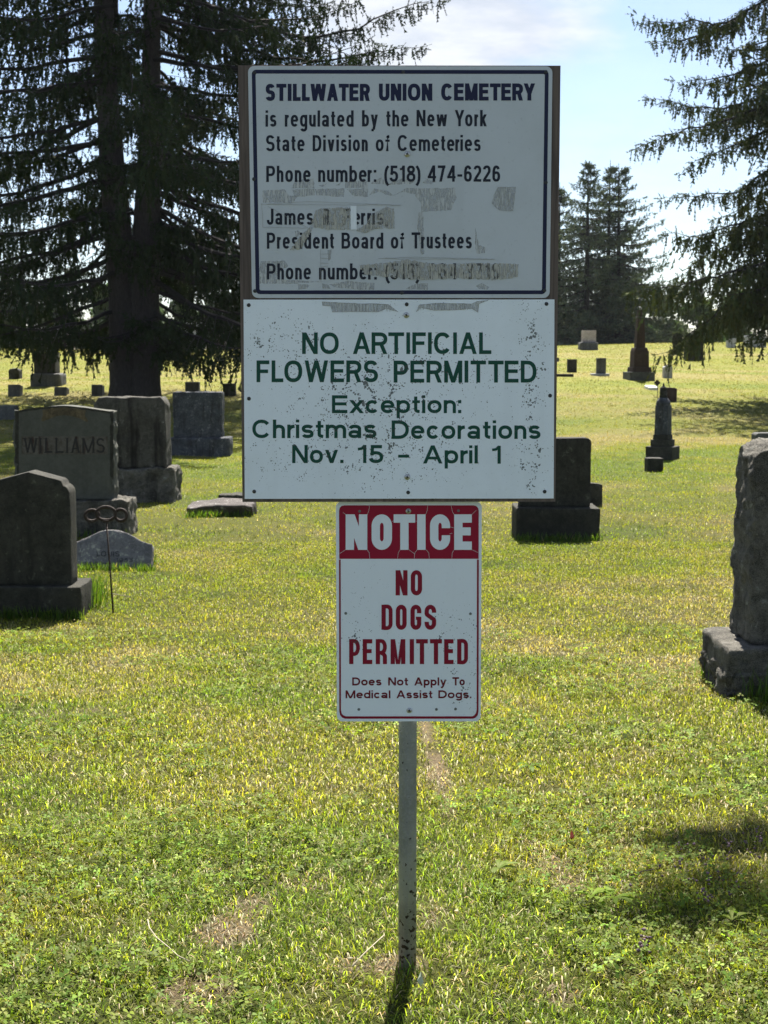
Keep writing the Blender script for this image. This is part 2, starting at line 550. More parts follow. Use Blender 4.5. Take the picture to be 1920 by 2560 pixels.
def pipe_mat():
    m, nt, out = new_mat('galvanised pipe')
    pos = node(nt, 'ShaderNodeNewGeometry').outputs['Position']
    v = node(nt, 'ShaderNodeTexNoise', Vector=pos, Scale=120.0, Detail=3.0, Roughness=.55, Distortion=1.5)
    a = node(nt, 'ShaderNodeTexNoise', Vector=pos, Scale=9.0, Detail=4.0)
    col = mixc(nt, smooth(nt, a.outputs[0], .3, .7), (.17, .175, .168), (.28, .285, .272))
    col = mixc(nt, math_n(nt, 'MULTIPLY', smooth(nt, v.outputs[0], .5, .6), .15), col, (.45, .45, .45))
    z = node(nt, 'ShaderNodeSeparateXYZ', Vector=pos).outputs[2]
    low = smooth(nt, z, .34, -.02)
    r = node(nt, 'ShaderNodeTexNoise', Vector=pos, Scale=85.0, Detail=3.0, Roughness=.5)
    rm = math_n(nt, 'GREATER_THAN', math_n(nt, 'ADD', r.outputs[0], math_n(nt, 'MULTIPLY', low, .14)), .688)
    col = mixc(nt, rm, col, (.028, .02, .017))
    bp = node(nt, 'ShaderNodeBump', Height=v.outputs[0], Strength=.6, Distance=.003)
    principled(nt, out, Base_Color=col, Roughness=.5, Metallic=.5, Normal=bp.outputs[0])
    return m


M['pipe'] = pipe_mat()


def tape_mat(name, c, a_lo, sc):
    m, nt, out = new_mat(name)
    pos = node(nt, 'ShaderNodeNewGeometry').outputs['Position']
    mp = node(nt, 'ShaderNodeMapping', Vector=pos, Scale=(320, 320, 40))
    s = node(nt, 'ShaderNodeTexNoise', Vector=mp.outputs[0], Scale=1.0, Detail=3.0, Roughness=.6)
    b = node(nt, 'ShaderNodeTexNoise', Vector=pos, Scale=sc, Detail=5.0, Roughness=.7)
    col = mixc(nt, smooth(nt, s.outputs[0], .35, .65), tuple(x * .8 for x in c), tuple(x * 1.12 for x in c))
    p = node(nt, 'ShaderNodeBsdfPrincipled', Base_Color=col, Roughness=.7)
    t = node(nt, 'ShaderNodeBsdfTransparent')
    al = math_n(nt, 'MULTIPLY', smooth(nt, s.outputs[0], .38, .58), smooth(nt, b.outputs[0], .36, .52))
    al = math_n(nt, 'ADD', math_n(nt, 'MULTIPLY', al, 1 - a_lo), a_lo)
    mx = node(nt, 'ShaderNodeMixShader', Fac=al, _1=t.outputs[0], _2=p.outputs[0])
    nt.links.new(mx.outputs[0], out.inputs[0])
    return m


M['tape_grey'] = tape_mat('old grey tape glue', (.42, .43, .43), .30, 60.0)
M['tape_tan'] = tape_mat('yellowed tape', (.37, .36, .32), .20, 70.0)
M['tape_line'] = plain('torn tape edge', (.27, .265, .245), .8)

# ------------------------------------------------------------------ lettering: a stroke alphabet drawn to fit
XH = .73
WID = dict(A=.90, B=.77, C=.86, D=.82, E=.72, F=.68, G=.88, I=0, J=.58, L=.62, M=.94, N=.79, O=.95, P=.75, R=.80, S=.76, T=.80,
           U=.79, W=1.26, Y=.86, a=.64, b=.63, c=.60, d=.63, e=.64, f=.36, g=.63, h=.57, i=0, k=.60, l=0, m=.96, n=.57, o=.66,
           p=.63, r=.36, s=.57, t=.36, u=.57, v=.66, w=.96, x=.66, y=.66)
WID.update({'1': .36, '2': .62, '3': .62, '4': .68, '5': .62, '6': .63, '7': .62, '8': .63, '9': .63, '(': .24, ')': .24, '.': 0, ',': 0, ':': 0, '-': .40})


def glyph(c, w, t, n=2.3):
    """strokes of one letter as polygons in cap-height units; w = ink width, t = stroke"""
    h = t / 2
    out = []

    def E(cx, cy, rx, ry, a, b):
        k = max(6, int(abs(b - a) / 12))
        r = []
        for i in range(k + 1):
            q = math.radians(a + (b - a) * i / k)
            co, si = math.cos(q), math.sin(q)
            r.append((cx + rx * math.copysign(abs(co) ** (2 / n), co), cy + ry * math.copysign(abs(si) ** (2 / n), si)))
        return r

    def S(*parts, th=None):
        pts = []
        for p in parts:
            pts += p if isinstance(p, list) else [p]
        q = [pts[0]]
        for p in pts[1:]:
            if math.hypot(p[0] - q[-1][0], p[1] - q[-1][1]) > 1e-4:
                q.append(p)
        out.append(('S', q, th or t))

    def V(x, y0, y1):
        out.append(('P', [(x - h, y0), (x + h, y0), (x + h, y1), (x - h, y1)]))

    def H(y, x0, x1, th=None):
        g = (th or t) / 2
        out.append(('P', [(x0, y - g), (x1, y - g), (x1, y + g), (x0, y + g)]))

    def D(x0, y0, x1, y1):
        g = h * math.hypot(x1 - x0, y1 - y0) / abs(y1 - y0)
        out.append(('P', [(x0 - g, y0), (x0 + g, y0), (x1 + g, y1), (x1 - g, y1)]))
    hw = h * 1.1
    R, m2 = w - h, w / 2
    if n > 3 and c in 'COGSDPR':
        # squarish condensed poster letters with round corners
        r = .5 * (w - t)
        ry = min(r * 1.25, .30)

        def Q(cx, cy, a, b):
            return [(cx + r * math.cos(math.radians(a + (b - a) * i / 7)), cy + ry * math.sin(math.radians(a + (b - a) * i / 7))) for i in range(8)]
        xa, xb, ya, yb_ = h + r, w - h - r, h + ry, 1 - h - ry
        if c == 'O':
            S(Q(xb, yb_, 0, 90), Q(xa, yb_, 90, 180), Q(xa, ya, 180, 270), Q(xb, ya, 270, 360), (R, yb_))
        elif c == 'C':
            S((R, .61), Q(xb, yb_, 0, 90), Q(xa, yb_, 90, 180), Q(xa, ya, 180, 270), Q(xb, ya, 270, 360), (R, .41))
        elif c == 'G':
            S((R, .66), Q(xb, yb_, 0, 90), Q(xa, yb_, 90, 180), Q(xa, ya, 180, 270), Q(xb, ya, 270, 360), (R, .52))
            H(.46, m2, w - h * .2, t * .72)
        elif c == 'S':
            S((R, .68), Q(xb, yb_, 0, 90), Q(xa, yb_, 90, 180), (h, .64), (h + .02, .60), (R - .02, .42), (R, .38), Q(xb, ya, 360, 270), Q(xa, ya, 270, 180), (h, .32))
        elif c == 'D':
            V(h, 0, 1)
            S((h, 1 - h * .8), Q(xb, yb_ + h * .2, 90, 0), Q(xb, ya - h * .2, 0, -90), (h, h * .8), th=t * .9)
        else:
            V(h, 0, 1)
            mid = .40 if c == 'P' else .45
            ry = (1 - h * .8 - mid) / 2 * .98
            cy = (1 - h * .8 + mid) / 2
            S((h, 1 - h * .8), Q(xb, cy, 90, -90), (h, mid), th=t * .9)
            if c == 'R':
                S((m2, mid - .01), (R - .06, mid - .04), (R - .005, mid - .13), (R, .0), th=t * .95)
    elif n > 3 and c == 'M':
        V(h, 0, 1), V(R, 0, 1)
        for a, b in ((h * 1.5, m2 - h * .35), (w - h * 1.5, m2 + h * .35)):
            out.append(('P', [(b - h * .62, 0), (b + h * .62, 0), (a + h * .62, 1), (a - h * .62, 1)]))
    elif c == 'A':
        D(hw, 0, m2, 1), D(w - hw, 0, m2, 1), H(.30, w * .2, w * .8, t * .85)
    elif c == 'B':
        V(h, 0, 1)
        r = .5 * (w - t)
        S((h, 1 - h), E(w - h - r - .03, (1 - h + .53) / 2, r, (1 - h - .53) / 2, 90, -90), (h, .53))
        S((h, .53), E(w - h - r, (.53 + h) / 2, r, (.53 - h) / 2, 90, -90), (h, h))
    elif c == 'C':
        S(E(m2, .5, m2 - h, .5 - h, 36, 324))
    elif c == 'G':
        S(E(m2, .5, m2 - h, .5 - h, 36, 318), (R, .2), (R, .5))
        H(.46, w * .55, w)
    elif c == 'D':
        V(h, 0, 1)
        r = .62 * (w - t)
        S((h, 1 - h), E(w - h - r, .5, r, .5 - h, 90, -90), (h, h))
    elif c == 'E':
        V(h, 0, 1), H(1 - h, 0, w), H(h, 0, w), H(.52, 0, w * .94, t * .95)
    elif c == 'F':
        V(h, 0, 1), H(1 - h, 0, w), H(.50, 0, w * .9, t * .95)
    elif c in 'Il':
        V(h, 0, 1)
    elif c == 'J':
        S((R, 1), (R, .3), E(m2, .3, m2 - h, .3 - h, 0, -180))
    elif c == 'L':
        V(h, 0, 1), H(h, 0, w)
    elif c == 'M':
        V(h, 0, 1), V(R, 0, 1), D(m2, 0, hw * .95, 1), D(m2, 0, w - hw * .95, 1)
    elif c == 'N':
        V(h, 0, 1), V(R, 0, 1), D(w - hw, 0, hw, 1)
    elif c == 'O':
        S(E(m2, .5, m2 - h, .5 - h, 0, 360))
    elif c in 'PR':
        V(h, 0, 1)
        mid = .44 if c == 'P' else .47
        r = .5 * (w - t)
        S((h, 1 - h), E(w - h - r, (1 - h + mid) / 2, r, (1 - h - mid) / 2, 90, -90), (h, mid))
        if c == 'R':
            if n > 3:
                S((m2, mid), E(w - h - r * .8, mid - .1, r * .8, .1, 90, 0), (R, 0))
            else:
                D(w - hw, 0, w * .60, .47)
    elif c in 'Ss':
        T = 1 if c == 'S' else XH
        mid = T * .51
        S(E(m2, (T - h + mid) / 2, m2 - h - .015, (T - h - mid) / 2, 20, 270), E(m2, (mid + h) / 2, m2 - h, (mid - h) / 2, 90, -160))
    elif c == 'T':
        H(1 - h, 0, w), V(m2, 0, 1)
    elif c == 'U':
        S((h, 1), (h, .36), E(m2, .36, m2 - h, .36 - h, 180, 360), (R, 1))
    elif c == 'W' or c == 'w':
        T = 1 if c == 'W' else XH
        D(w * .27, 0, hw, T), D(w * .27, 0, m2, T), D(w * .73, 0, m2, T), D(w * .73, 0, w - hw, T)
    elif c == 'Y':
        D(m2, .40, hw, 1), D(m2, .40, w - hw, 1), V(m2, 0, .44)
    elif c == '1':
        V(R, 0, 1), S((.0, .77), (w * .45, .80), (R, .97), th=t * .8)
    elif c == '2':
        S(E(m2, .71, m2 - h, .29 - h, 170, -35), (h * 1.2, t * .9)), H(h, 0, w)
    elif c == '3':
        S(E(m2, .76, m2 - h - .02, .24 - h, 160, -90), (w * .4, .52)), S((w * .4, .53), E(m2, .28, m2 - h, .28 - h, 90, -165))
    elif c == '4':
        V(w * .74, 0, 1), H(.28, 0, w, t * .9), D(hw, .3, w * .74, 1)
    elif c == '5':
        H(1 - h, w * .15, w * .92), D(w * .12 + h, .42, w * .17 + h, 1), S(E(m2, .33, m2 - h, .33 - h, 148, -165))
    elif c == '6':
        S(E(m2, .32, m2 - h, .32 - h, 0, 360)), S(E(m2, .5, m2 - h, .5 - h, 35, 200))
    elif c == '9':
        S(E(m2, .68, m2 - h, .32 - h, 0, 360)), S(E(m2, .5, m2 - h, .5 - h, 215, 380))
    elif c == '7':
        H(1 - h, 0, w), D(w * .36, 0, w - hw, 1)
    elif c == '8':
        S(E(m2, .755, m2 - h - .03, .245 - h, 0, 360)), S(E(m2, .28, m2 - h, .28 - h, 0, 360))
    elif c == 'o':
        S(E(m2, XH / 2, m2 - h, XH / 2 - h, 0, 360))
    elif c == 'c':
        S(E(m2, XH / 2, m2 - h, XH / 2 - h, 38, 322))
    elif c == 'e':
        S(E(m2, XH / 2, m2 - h, XH / 2 - h, 0, 318)), H(XH / 2 + .01, h, w - h * .6, t * .85)
    elif c == 'a':
        S(E(w * .47, XH * .66, w * .47 - h, XH * .34 - h, 165, 0), (w * .94 - h, 0))
        S(E(w * .44, XH * .30, w * .44 - h, XH * .30 - h, 0, 360), th=t * .95)
    elif c in 'bdpgq':
        S(E(m2, XH / 2, m2 - h, XH / 2 - h, 0, 360))
        if c == 'b':
            V(h, 0, 1)
        if c == 'd':
            V(R, 0, 1)
        if c == 'p':
            V(h, -.28, XH)
        if c == 'g':
            S((R, XH), (R, -.03), E(m2, -.03, m2 - h, .27 - h, 0, -155))
    elif c in 'hn':
        V(h, 0, 1 if c == 'h' else XH)
        S(E(m2, XH * .58, m2 - h, XH * .42 - h, 180, 0), (R, 0))
    elif c == 'm':
        V(h, 0, XH)
        q = (w - t) / 2
        S(E(h + q / 2, XH * .58, q / 2, XH * .42 - h, 180, 0), (m2, 0)), S(E(m2 + q / 2, XH * .58, q / 2, XH * .42 - h, 180, 0), (R, 0))
    elif c == 'r':
        V(h, 0, XH), S(E(w, XH * .52, w - h, XH * .48 - h, 180, 92))
    elif c == 'u':
        V(R, 0, XH), S((h, XH), E(m2, XH * .42, m2 - h, XH * .42 - h, 180, 360))
    elif c == 'i':
        V(h, 0, XH), V(h, .85, 1)
    elif c == 'k':
        V(h, 0, 1), D(w - hw, 0, w * .40, .46), D(w * .22, .24, w - hw, XH)
    elif c == 'f':
        S((w * .45, 0), (w * .45, .82), E(w, .80, w * .55, .2 - h, 180, 95)), H(XH - h, 0, w, t * .85)
    elif c == 't':
        S((w * .45, .93), (w * .45, .2), E(w * 1.02, .2, w * .57, .2 - h, 180, 265)), H(XH - h, 0, w, t * .85)
    elif c == 'v':
        D(m2, 0, hw, XH), D(m2, 0, w - hw, XH)
    elif c == 'y':
        D(m2, 0, hw, XH), D(w * .40, -.2, w - hw, XH), H(-.22, w * .1, w * .42, t * .9)
    elif c == 'x':
        D(hw, 0, w - hw, XH), D(w - hw, 0, hw, XH)
    elif c == ':':
        V(h, 0, t), V(h, XH - t, XH)
    elif c == '.':
        V(h, 0, t)
    elif c == ',':
        V(h, -.12, t)
    elif c == '-':
        H(.38, 0, w, t * .9)
    elif c == '(':
        S(E(w + .25, .37, w + .25 - h, .66, 118, 242))
    elif c == ')':
        S(E(-.25, .37, w + .25 - h, .66, 62, -62))
    return out


def stroke_poly(pts, t):
    """ribbon quads along a polyline with mitred joints"""
    n = len(pts)
    closed = math.hypot(pts[0][0] - pts[-1][0], pts[0][1] - pts[-1][1]) < 1e-3
    L, Rr = [], []
    for i in range(n):
        a = pts[i - 1] if i else (pts[-2] if closed else None)
        b = pts[i + 1] if i < n - 1 else (pts[1] if closed else None)
        p = pts[i]
        ds = []
        if a:
            d = (p[0] - a[0], p[1] - a[1])
            k = math.hypot(*d)
            ds.append((d[0] / k, d[1] / k))
        if b:
            d = (b[0] - p[0], b[1] - p[1])
            k = math.hypot(*d)
            ds.append((d[0] / k, d[1] / k))
        nx, ny = -sum(d[1] for d in ds), sum(d[0] for d in ds)
        k = math.hypot(nx, ny) or 1
        nx, ny = nx / k, ny / k
        c = max(.45, -ds[0][1] * nx + ds[0][0] * ny)
        g = t / 2 / c
        L.append((p[0] + nx * g, p[1] + ny * g))
        Rr.append((p[0] - nx * g, p[1] - ny * g))
    return [[L[i], L[i + 1], Rr[i + 1], Rr[i]] for i in range(n - 1)]


def word_polys(text, x0, x1, yt, yb, t=.16, gap=.13, n=2.3, spans=None):
    """polygons in photo pixels; each stroke gets its own layer number"""
    cap = yb - yt
    out = []
    tight = {('A', 'T'), ('T', 'E'), ('W', 'A'), ('L', 'O'), ('Y', 'o'), ('T', 'o'), ('T', 'r'), ('A', 'R'), ('R', 'T'), ('L', 'W'), ('r', 'y'), ('R', 'Y'), ('e', 'r'), ('r', 'i')}
    if spans is None:
        gaps = [gap * (.45 if (a, b) in tight else 1) for a, b in zip(text, text[1:])]
        fixed = sum(t for c in text if WID[c] == 0) + sum(gaps)
        k = ((x1 - x0) / cap - fixed) / max(1e-6, sum(WID[c] for c in text)) if any(WID[c] for c in text) else 1
        spans, x = [], 0
        for i, c in enumerate(text):
            w = WID[c] * k if WID[c] else t
            spans.append((x0 + x * cap, x0 + (x + w) * cap))
            x += w + (gaps[i] if i < len(gaps) else 0)
    for c, (a, b) in zip(text, spans):
        for li, (kind, pts, *th) in enumerate(glyph(c, (b - a) / cap, t, n)):
            polys = [pts] if kind == 'P' else stroke_poly(pts, th[0])
            for pl in polys:
                out.append((li, [(a + p[0] * cap, yb - p[1] * cap) for p in pl]))
    return out


def sign_flat(mb, pts, off):
    """photo-pixel polygon laid on the sign plane, 'off' metres in front of it"""
    v = []
    for x, y in pts:
        p = W(x, y, YS)
        v.append((p.x, YS - off, p.z))
    area = sum(v[i][0] * v[(i + 1) % len(v)][2] - v[(i + 1) % len(v)][0] * v[i][2] for i in range(len(v)))
    f = tuple(range(len(v)))
    mb.add(v, [f if area > 0 else f[::-1]])


def lettering(parent, words, mat, off, **kw):
    for w in words:
        mb = MB()
        for li, pl in word_polys(*w[:5], **kw, spans=w[5] if len(w) > 5 else None):
            sign_flat(mb, pl, off + li * .00006)
        mb.build('lettering', mat, parent)


def rrect(x0, y0, x1, y1, r, k=6):
    pts = []
    for cx, cy, a in ((x1 - r, y0 + r, -90), (x1 - r, y1 - r, 0), (x0 + r, y1 - r, 90), (x0 + r, y0 + r, 180)):
        for i in range(k + 1):
            q = math.radians(a + 90 * i / k)
            pts.append((cx + r * math.cos(q), cy + r * math.sin(q)))
    return pts


def plate(name, outline, y0, y1, mat, parent):
    """thin sheet with outline given in pixels, between depths y0 < y1 (front is y0)"""
    poly = []
    for x, y in outline:
        p = W(x, y, YS)
        poly.append((p.x, p.z))
    if sum(poly[i][0] * poly[(i + 1) % len(poly)][1] - poly[(i + 1) % len(poly)][0] * poly[i][1] for i in range(len(poly))) < 0:
        poly = poly[::-1]
    return MB().prism(poly, y0, y1).build(name, mat, parent)


def frame_ring(mb, outer, inner, off):
    n = len(outer)
    for i in range(n):
        j = (i + 1) % n
        sign_flat(mb, [outer[i], outer[j], inner[j], inner[i]], off)


def warp(pts, tl, tr, br, bl):
    """map unit square coordinates to a pixel quadrilateral"""
    o = []
    for u, v in pts:
        x = (tl[0] * (1 - u) + tr[0] * u) * (1 - v) + (bl[0] * (1 - u) + br[0] * u) * v
        y = (tl[1] * (1 - u) + tr[1] * u) * (1 - v) + (bl[1] * (1 - u) + br[1] * u) * v
        o.append((x, y))
    return o


def disc(mb, px, py, rpx, off, dome=.0, n=14):
    c = W(px, py, YS)
    r = rpx / 1215.0
    v = [(c.x, YS - off - dome, c.z)]
    for k in range(n):
        a = 2 * math.pi * k / n
        v.append((c.x + .8 * r * math.cos(a), YS - off - dome * .75, c.z + .8 * r * math.sin(a)))
    for k in range(n):
        a = 2 * math.pi * k / n
        v.append((c.x + r * math.cos(a), YS - off + .0002, c.z + r * math.sin(a)))
    f = []
    for k in range(n):
        k2 = (k + 1) % n
        f += [(0, 1 + k, 1 + k2), (1 + k, 1 + n + k, 1 + n + k2, 1 + k2)]
    mb.add(v, f)


def build_sign():
    base = W(1020, 2425, YS)
    root = thing('cemetery_sign', 'steel post carrying a brown board with cemetery rules above a red and white dog notice', 'sign', (base.x, YS + .03, gz(base.x, YS)))
    # post
    top = W(1018, 175, YS)
    px, py = W(1019.5, 2000, YS).x, YS + .0225
    MB().tube([(px, py, -.3), (px, py, .3), (px, py, 1.0), (px, py, top.z)], .0193, 20).build('post', M['pipe'], root, True)
    # backing board
    b = plate('backing_board', [(597, 167.5), (1399, 168), (1386, 1252), (608, 1253)], YS - .016, YS + .0027, M['wood'], root)
    FR = .0185   # plates sit on the board's face
    # --- upper plate
    up = plate('sign_plate', warp([(x, y) for x, y in rrect(0, 0, 1, 1, .001)], (622, 169), (1378.5, 170), (1371.5, 746), (632, 746)), YS - FR, YS - .0161, M['upper_plate'], root)
    bpy.data.objects.remove(up)

    def shrink(q, d, dv=None):
        dv = dv or d
        return [(q[0][0] + d, q[0][1] + dv), (q[1][0] - d, q[1][1] + dv), (q[2][0] - d, q[2][1] - dv), (q[3][0] + d, q[3][1] - dv)]

    def rounded(q, r):
        wpx, hpx = q[1][0] - q[0][0], q[3][1] - q[0][1]
        return warp([((x) / wpx, (y) / hpx) for x, y in rrect(0, 0, wpx, hpx, r)], *q)
    Q = [(622, 169.5), (1378.5, 170.5), (1371.5, 746), (632, 746)]
    up = plate('sign_plate', rounded(Q, 16), YS - FR, YS - .0161, M['upper_plate'], root)
    up['label'] = 'upper grey white plate with navy border and torn tape'
    o1 = FR + .0003
    mb = MB()
    frame_ring(mb, rounded(shrink(Q, 9.5), 11), rounded(shrink(Q, 19), 4), o1)
    mb.build('border', M['navy'], up)
    lettering(up, [("STILLWATER", 665.6, 925, 214, 256.5), ("UNION", 947.4, 1080, 213.5, 256), ("CEMETERY", 1102, 1335.4, 213, 255.5)], M['navy'], o1, t=.225, gap=.075, n=2.4)
    k = dict(t=.158, gap=.11, n=2.4)
    lettering(up, [("is", 665.6, 692.8, 280, 320.5), ("regulated", 713.6, 884.6, 280, 320.5), ("by", 905.4, 945, 279.5, 320), ("the", 965.7, 1021, 279.5, 320), ("New", 1040.8, 1117, 279, 319.5), ("York", 1135.7, 1215.3, 279, 319.5)], M['black_ink'], o1, **k)
    lettering(up, [("State", 666.6, 763, 341.5, 381.5), ("Division", 782.8, 919.7, 341.5, 381.5), ("of", 939.5, 974, 341.3, 381.2), ("Cemeteries", 993.8, 1200, 341, 381)], M['black_ink'], o1, **k)
    lettering(up, [("Phone", 667.6, 777.8, 417.5, 457.8), ("number:", 796.6, 941, 417, 457.6), ("(518)", 960.7, 1050.7, 417, 457.2), ("474-6226", 1068.5, 1248.4, 416.7, 457)], M['black_ink'], o1, **k)
    lettering(up, [("James", 669, 783.8, 524, 564), ("R.", 809, 836, 524, 564), ("Ferris,", 857, 969.6, 524, 564)], M['black_ink'], o1, **k)
    lettering(up, [("President", 669, 835.7, 583.5, 623.5), ("Board", 854.5, 958.3, 583.5, 623.4), ("of", 977, 1010, 583.4, 623.2), ("Trustees", 1028.4, 1178, 583, 623)], M['black_ink'], o1, **k)
    lettering(up, [("Phone", 669, 778.8, 660, 700), ("number:", 798.6, 942, 660, 700), ("(518)", 963, 1049.7, 659.8, 699.8), ("664-3716", 1070.5, 1247.4, 659.5, 699.5)], M['black_ink'], o1, **k)

    def z1(p):
        return [(590 + x * .4943, 150 + y * .4943) for x, y in p]

    def jag(p, amp=2.0, step=9, seed=1):
        rr = random.Random(seed)
        o = []
        for i in range(len(p)):
            a, c = p[i], p[(i + 1) % len(p)]
            L = math.hypot(c[0] - a[0], c[1] - a[1])
            kk = max(1, int(L / step))
            for q in range(kk):
                f = q / kk
                o.append((a[0] + (c[0] - a[0]) * f + (rr.uniform(-amp, amp) if q else 0), a[1] + (c[1] - a[1]) * f + (rr.uniform(-amp, amp) if q else 0)))
        return o
    grey = [[(140, 665), (250, 660), (270, 690), (320, 690), (290, 728), (138, 725)], [(285, 655), (300, 615), (395, 605), (400, 655)],
            [(285, 660), (400, 655), (400, 690), (300, 700)], [(402, 658), (550, 655), (548, 697), (410, 690)], [(552, 655), (555, 622), (668, 618), (668, 652)],
            [(560, 658), (668, 655), (668, 698), (600, 695)], [(672, 690), (700, 655), (760, 665), (800, 690), (860, 652), (935, 655), (930, 690), (850, 672), (780, 693), (720, 672)],
            [(680, 630), (735, 600), (770, 632), (840, 605), (905, 618), (880, 634), (760, 636)], [(940, 628), (965, 605), (1010, 622), (985, 633)],
            [(905, 690), (935, 655), (1105, 652), (1114, 700), (1085, 765), (935, 772), (935, 735)], [(922, 775), (945, 772), (950, 985), (935, 990), (915, 850)],
            [(130, 1020), (250, 1018), (268, 1045), (225, 1075), (205, 1110), (330, 1118), (440, 1125), (250, 1135), (112, 1132)], [(300, 870), (318, 865), (330, 880), (305, 905)],
            [(315, 1133), (378, 1140), (360, 1160), (315, 1165)], [(470, 1138), (560, 1120), (702, 1132), (698, 1165), (600, 1162), (500, 1152)],
            [(855, 1160), (910, 1132), (970, 1132), (968, 1165)], [(1210, 1145), (1240, 1130), (1278, 1150), (1270, 1163), (1225, 1160)],
            [(1208, 850), (1215, 905), (1228, 925), (1222, 940), (1258, 950), (1255, 980), (1215, 982), (1205, 930)], [(435, 1130), (470, 1140), (480, 1160), (440, 1158)],
            [(465, 965), (484, 962), (480, 1010), (470, 1020)], [(418, 640), (465, 628), (440, 648)], [(505, 640), (535, 622), (525, 640)], [(1300, 690), (1320, 650), (1410, 650), (1395, 768), (1330, 765), (1290, 730)]]
    for i, p in enumerate(grey):
        mb = MB()
        sign_flat(mb, jag(z1(p), 1.2, 6, i), FR + .00012 + .000004 * i)
        mb.build('tape_residue', M['tape_grey'], up)
    tan = [[(405, 765), (430, 755), (578, 750), (580, 860), (480, 862), (395, 850), (330, 960), (275, 965), (330, 895), (375, 850)],
           [(648, 858), (680, 790), (760, 745), (800, 755), (803, 855)], [(608, 868), (650, 838), (720, 855), (650, 880)],
           [(625, 1040), (760, 1028), (860, 1012), (1000, 1035), (1180, 1030), (1425, 1035), (1420, 1100), (1300, 1115), (1120, 1105), (950, 1115), (760, 1100), (650, 1085)]]
    for i, p in enumerate(tan):
        mb = MB()
        sign_flat(mb, jag(z1(p), 1.8, 5, 40 + i), FR + .0013 + .00004 * i)
        mb.build('tape_strip', M['tape_tan'], up)
    white = [[(580, 742), (610, 742), (612, 862), (582, 862)]]
    for p in white:
        mb = MB()
        sign_flat(mb, z1(p), FR + .0016)
        mb.build('tape_strip', M['white_ink'], up)

    def thin(mb, pts, wpx, off):
        for q in stroke_poly(pts, wpx):
            sign_flat(mb, q, off)
    lines = [[(1300, 690), (1320, 650), (1410, 650), (1395, 768), (1330, 765), (1290, 730), (1300, 690)], [(1330, 655), (1335, 760)], [(1355, 652), (1350, 740)], [(1372, 660), (1380, 750)],
             [(430, 960), (432, 1125)], [(484, 962), (470, 1020)], [(430, 985), (480, 985)], [(430, 1005), (476, 1008)], [(430, 1030), (470, 1032)], [(430, 1050), (468, 1046)],
             [(130, 735), (380, 722), (840, 740)], [(720, 1008), (900, 1000), (1310, 1012)], [(135, 730), (140, 850), (370, 855)]]
    for i, p in enumerate(lines):
        mb = MB()
        thin(mb, jag(z1(p), .8, 8, 70 + i)[:-1] if len(p) > 2 else z1(p), .7, FR + .0021 + i * .00002)
        mb.build('tape_edge', M['tape_line'], up)
    for q in ((638, 185.5), (1008, 184.5), (1362, 184.5), (637, 450.5), (1362, 459), (639.5, 728.5), (1004, 733), (1358.5, 727)):
        mb = MB()
        disc(mb, *q, 4.6, FR + .0005, .0012)
        mb.build('screw', M['black_hole'], up)

    def bolt(parent, px_, py_, r=7.5, fr=FR):
        mb = MB()
        disc(mb, px_, py_, r, fr + .0002, .0028, 18)
        bo = mb.build('bolt', M['screw'], parent, True)
        mb = MB()
        for a in (25, 115):
            ca, sa = math.cos(math.radians(a)), math.sin(math.radians(a))
            sign_flat(mb, [(px_ + x * ca - y * sa, py_ + x * sa + y * ca) for x, y in ((-3.6, -1), (3.6, -1), (3.6, 1), (-3.6, 1))], fr + .0032 + a * 1e-6)
        mb.build('slot', M['screw_slot'], parent)
    bolt(up, 1017.6, 388.5)
    # --- middle plate
    Q = [(611, 750), (1383.5, 749.5), (1381.5, 1244), (614, 1245)]
    mid = plate('sign_plate', Q, YS - FR, YS - .0161, M['mid_plate'], root)
    mid['label'] = 'middle white plate with dark green lettering and black lichen specks'
    k = dict(t=.172, gap=.105, n=2.3)
    g = M['green_ink']
    lettering(mid, [("NO", 756.6, 847.5, 831.5, 885), ("ARTIFICIAL", 882.6, 1226.6, 831.3, 885)], g, o1, **k)
    lettering(mid, [("FLOWERS", 643.4, 945, 901, 955), ("PERMITTED", 984, 1338.9, 901.5, 956)], g, o1, **k)
    k = dict(t=.180, gap=.12, n=2.2)
    lettering(mid, [("Exception:", 830.7, 1152, 987.5, 1032)], g, o1, **k)
    lettering(mid, [("Christmas", 633, 941, 1048, 1094), ("Decorations", 979, 1348.7, 1050, 1096)], g, o1, **k)
    lettering(mid, [("Nov.", 732, 859.4, 1111, 1156), ("15", 895, 958, 1111, 1156), ("-", 995, 1022.5, 1111, 1156), ("April", 1057, 1193, 1112, 1157), ("1", 1228.6, 1250, 1113, 1157.5)], g, o1, **k)

    def z2(p):
        return [(590 + x * .4943, 730 + y * .4943) for x, y in p]
    tp = [[(438, 52), (560, 58), (640, 62), (690, 60), (770, 65), (820, 102), (760, 85), (720, 102), (640, 100), (580, 100), (490, 103), (480, 72), (440, 70)],
          [(925, 68), (1010, 58), (1190, 62), (1215, 50), (1275, 42), (1225, 62), (1220, 104), (1190, 85), (1100, 92), (1000, 94), (935, 80), (910, 103)]]
    for i, p in enumerate(tp):
        mb = MB()
        sign_flat(mb, jag(z2(p), 1.2, 5, 90 + i), FR + .00012)
        mb.build('tape_residue', M['tape_grey'], mid)
    rr = random.Random(5)
    for i, (a, c, y0, y1) in enumerate(((490, 800, 62, 100), (930, 1215, 62, 92))):
        x = a
        mb = MB()
        thin(mb, z2(tp[i] + tp[i][:1]), .9, FR + .0016)
        while x < c:
            thin(mb, z2([(x, y0), (x + rr.uniform(-8, 8), y1)]), .8, FR + .0011 + .00001 * (len(mb.f) % 40))
            x += rr.uniform(10, 26)
        mb.build('tape_edge', M['tape_line'], mid)
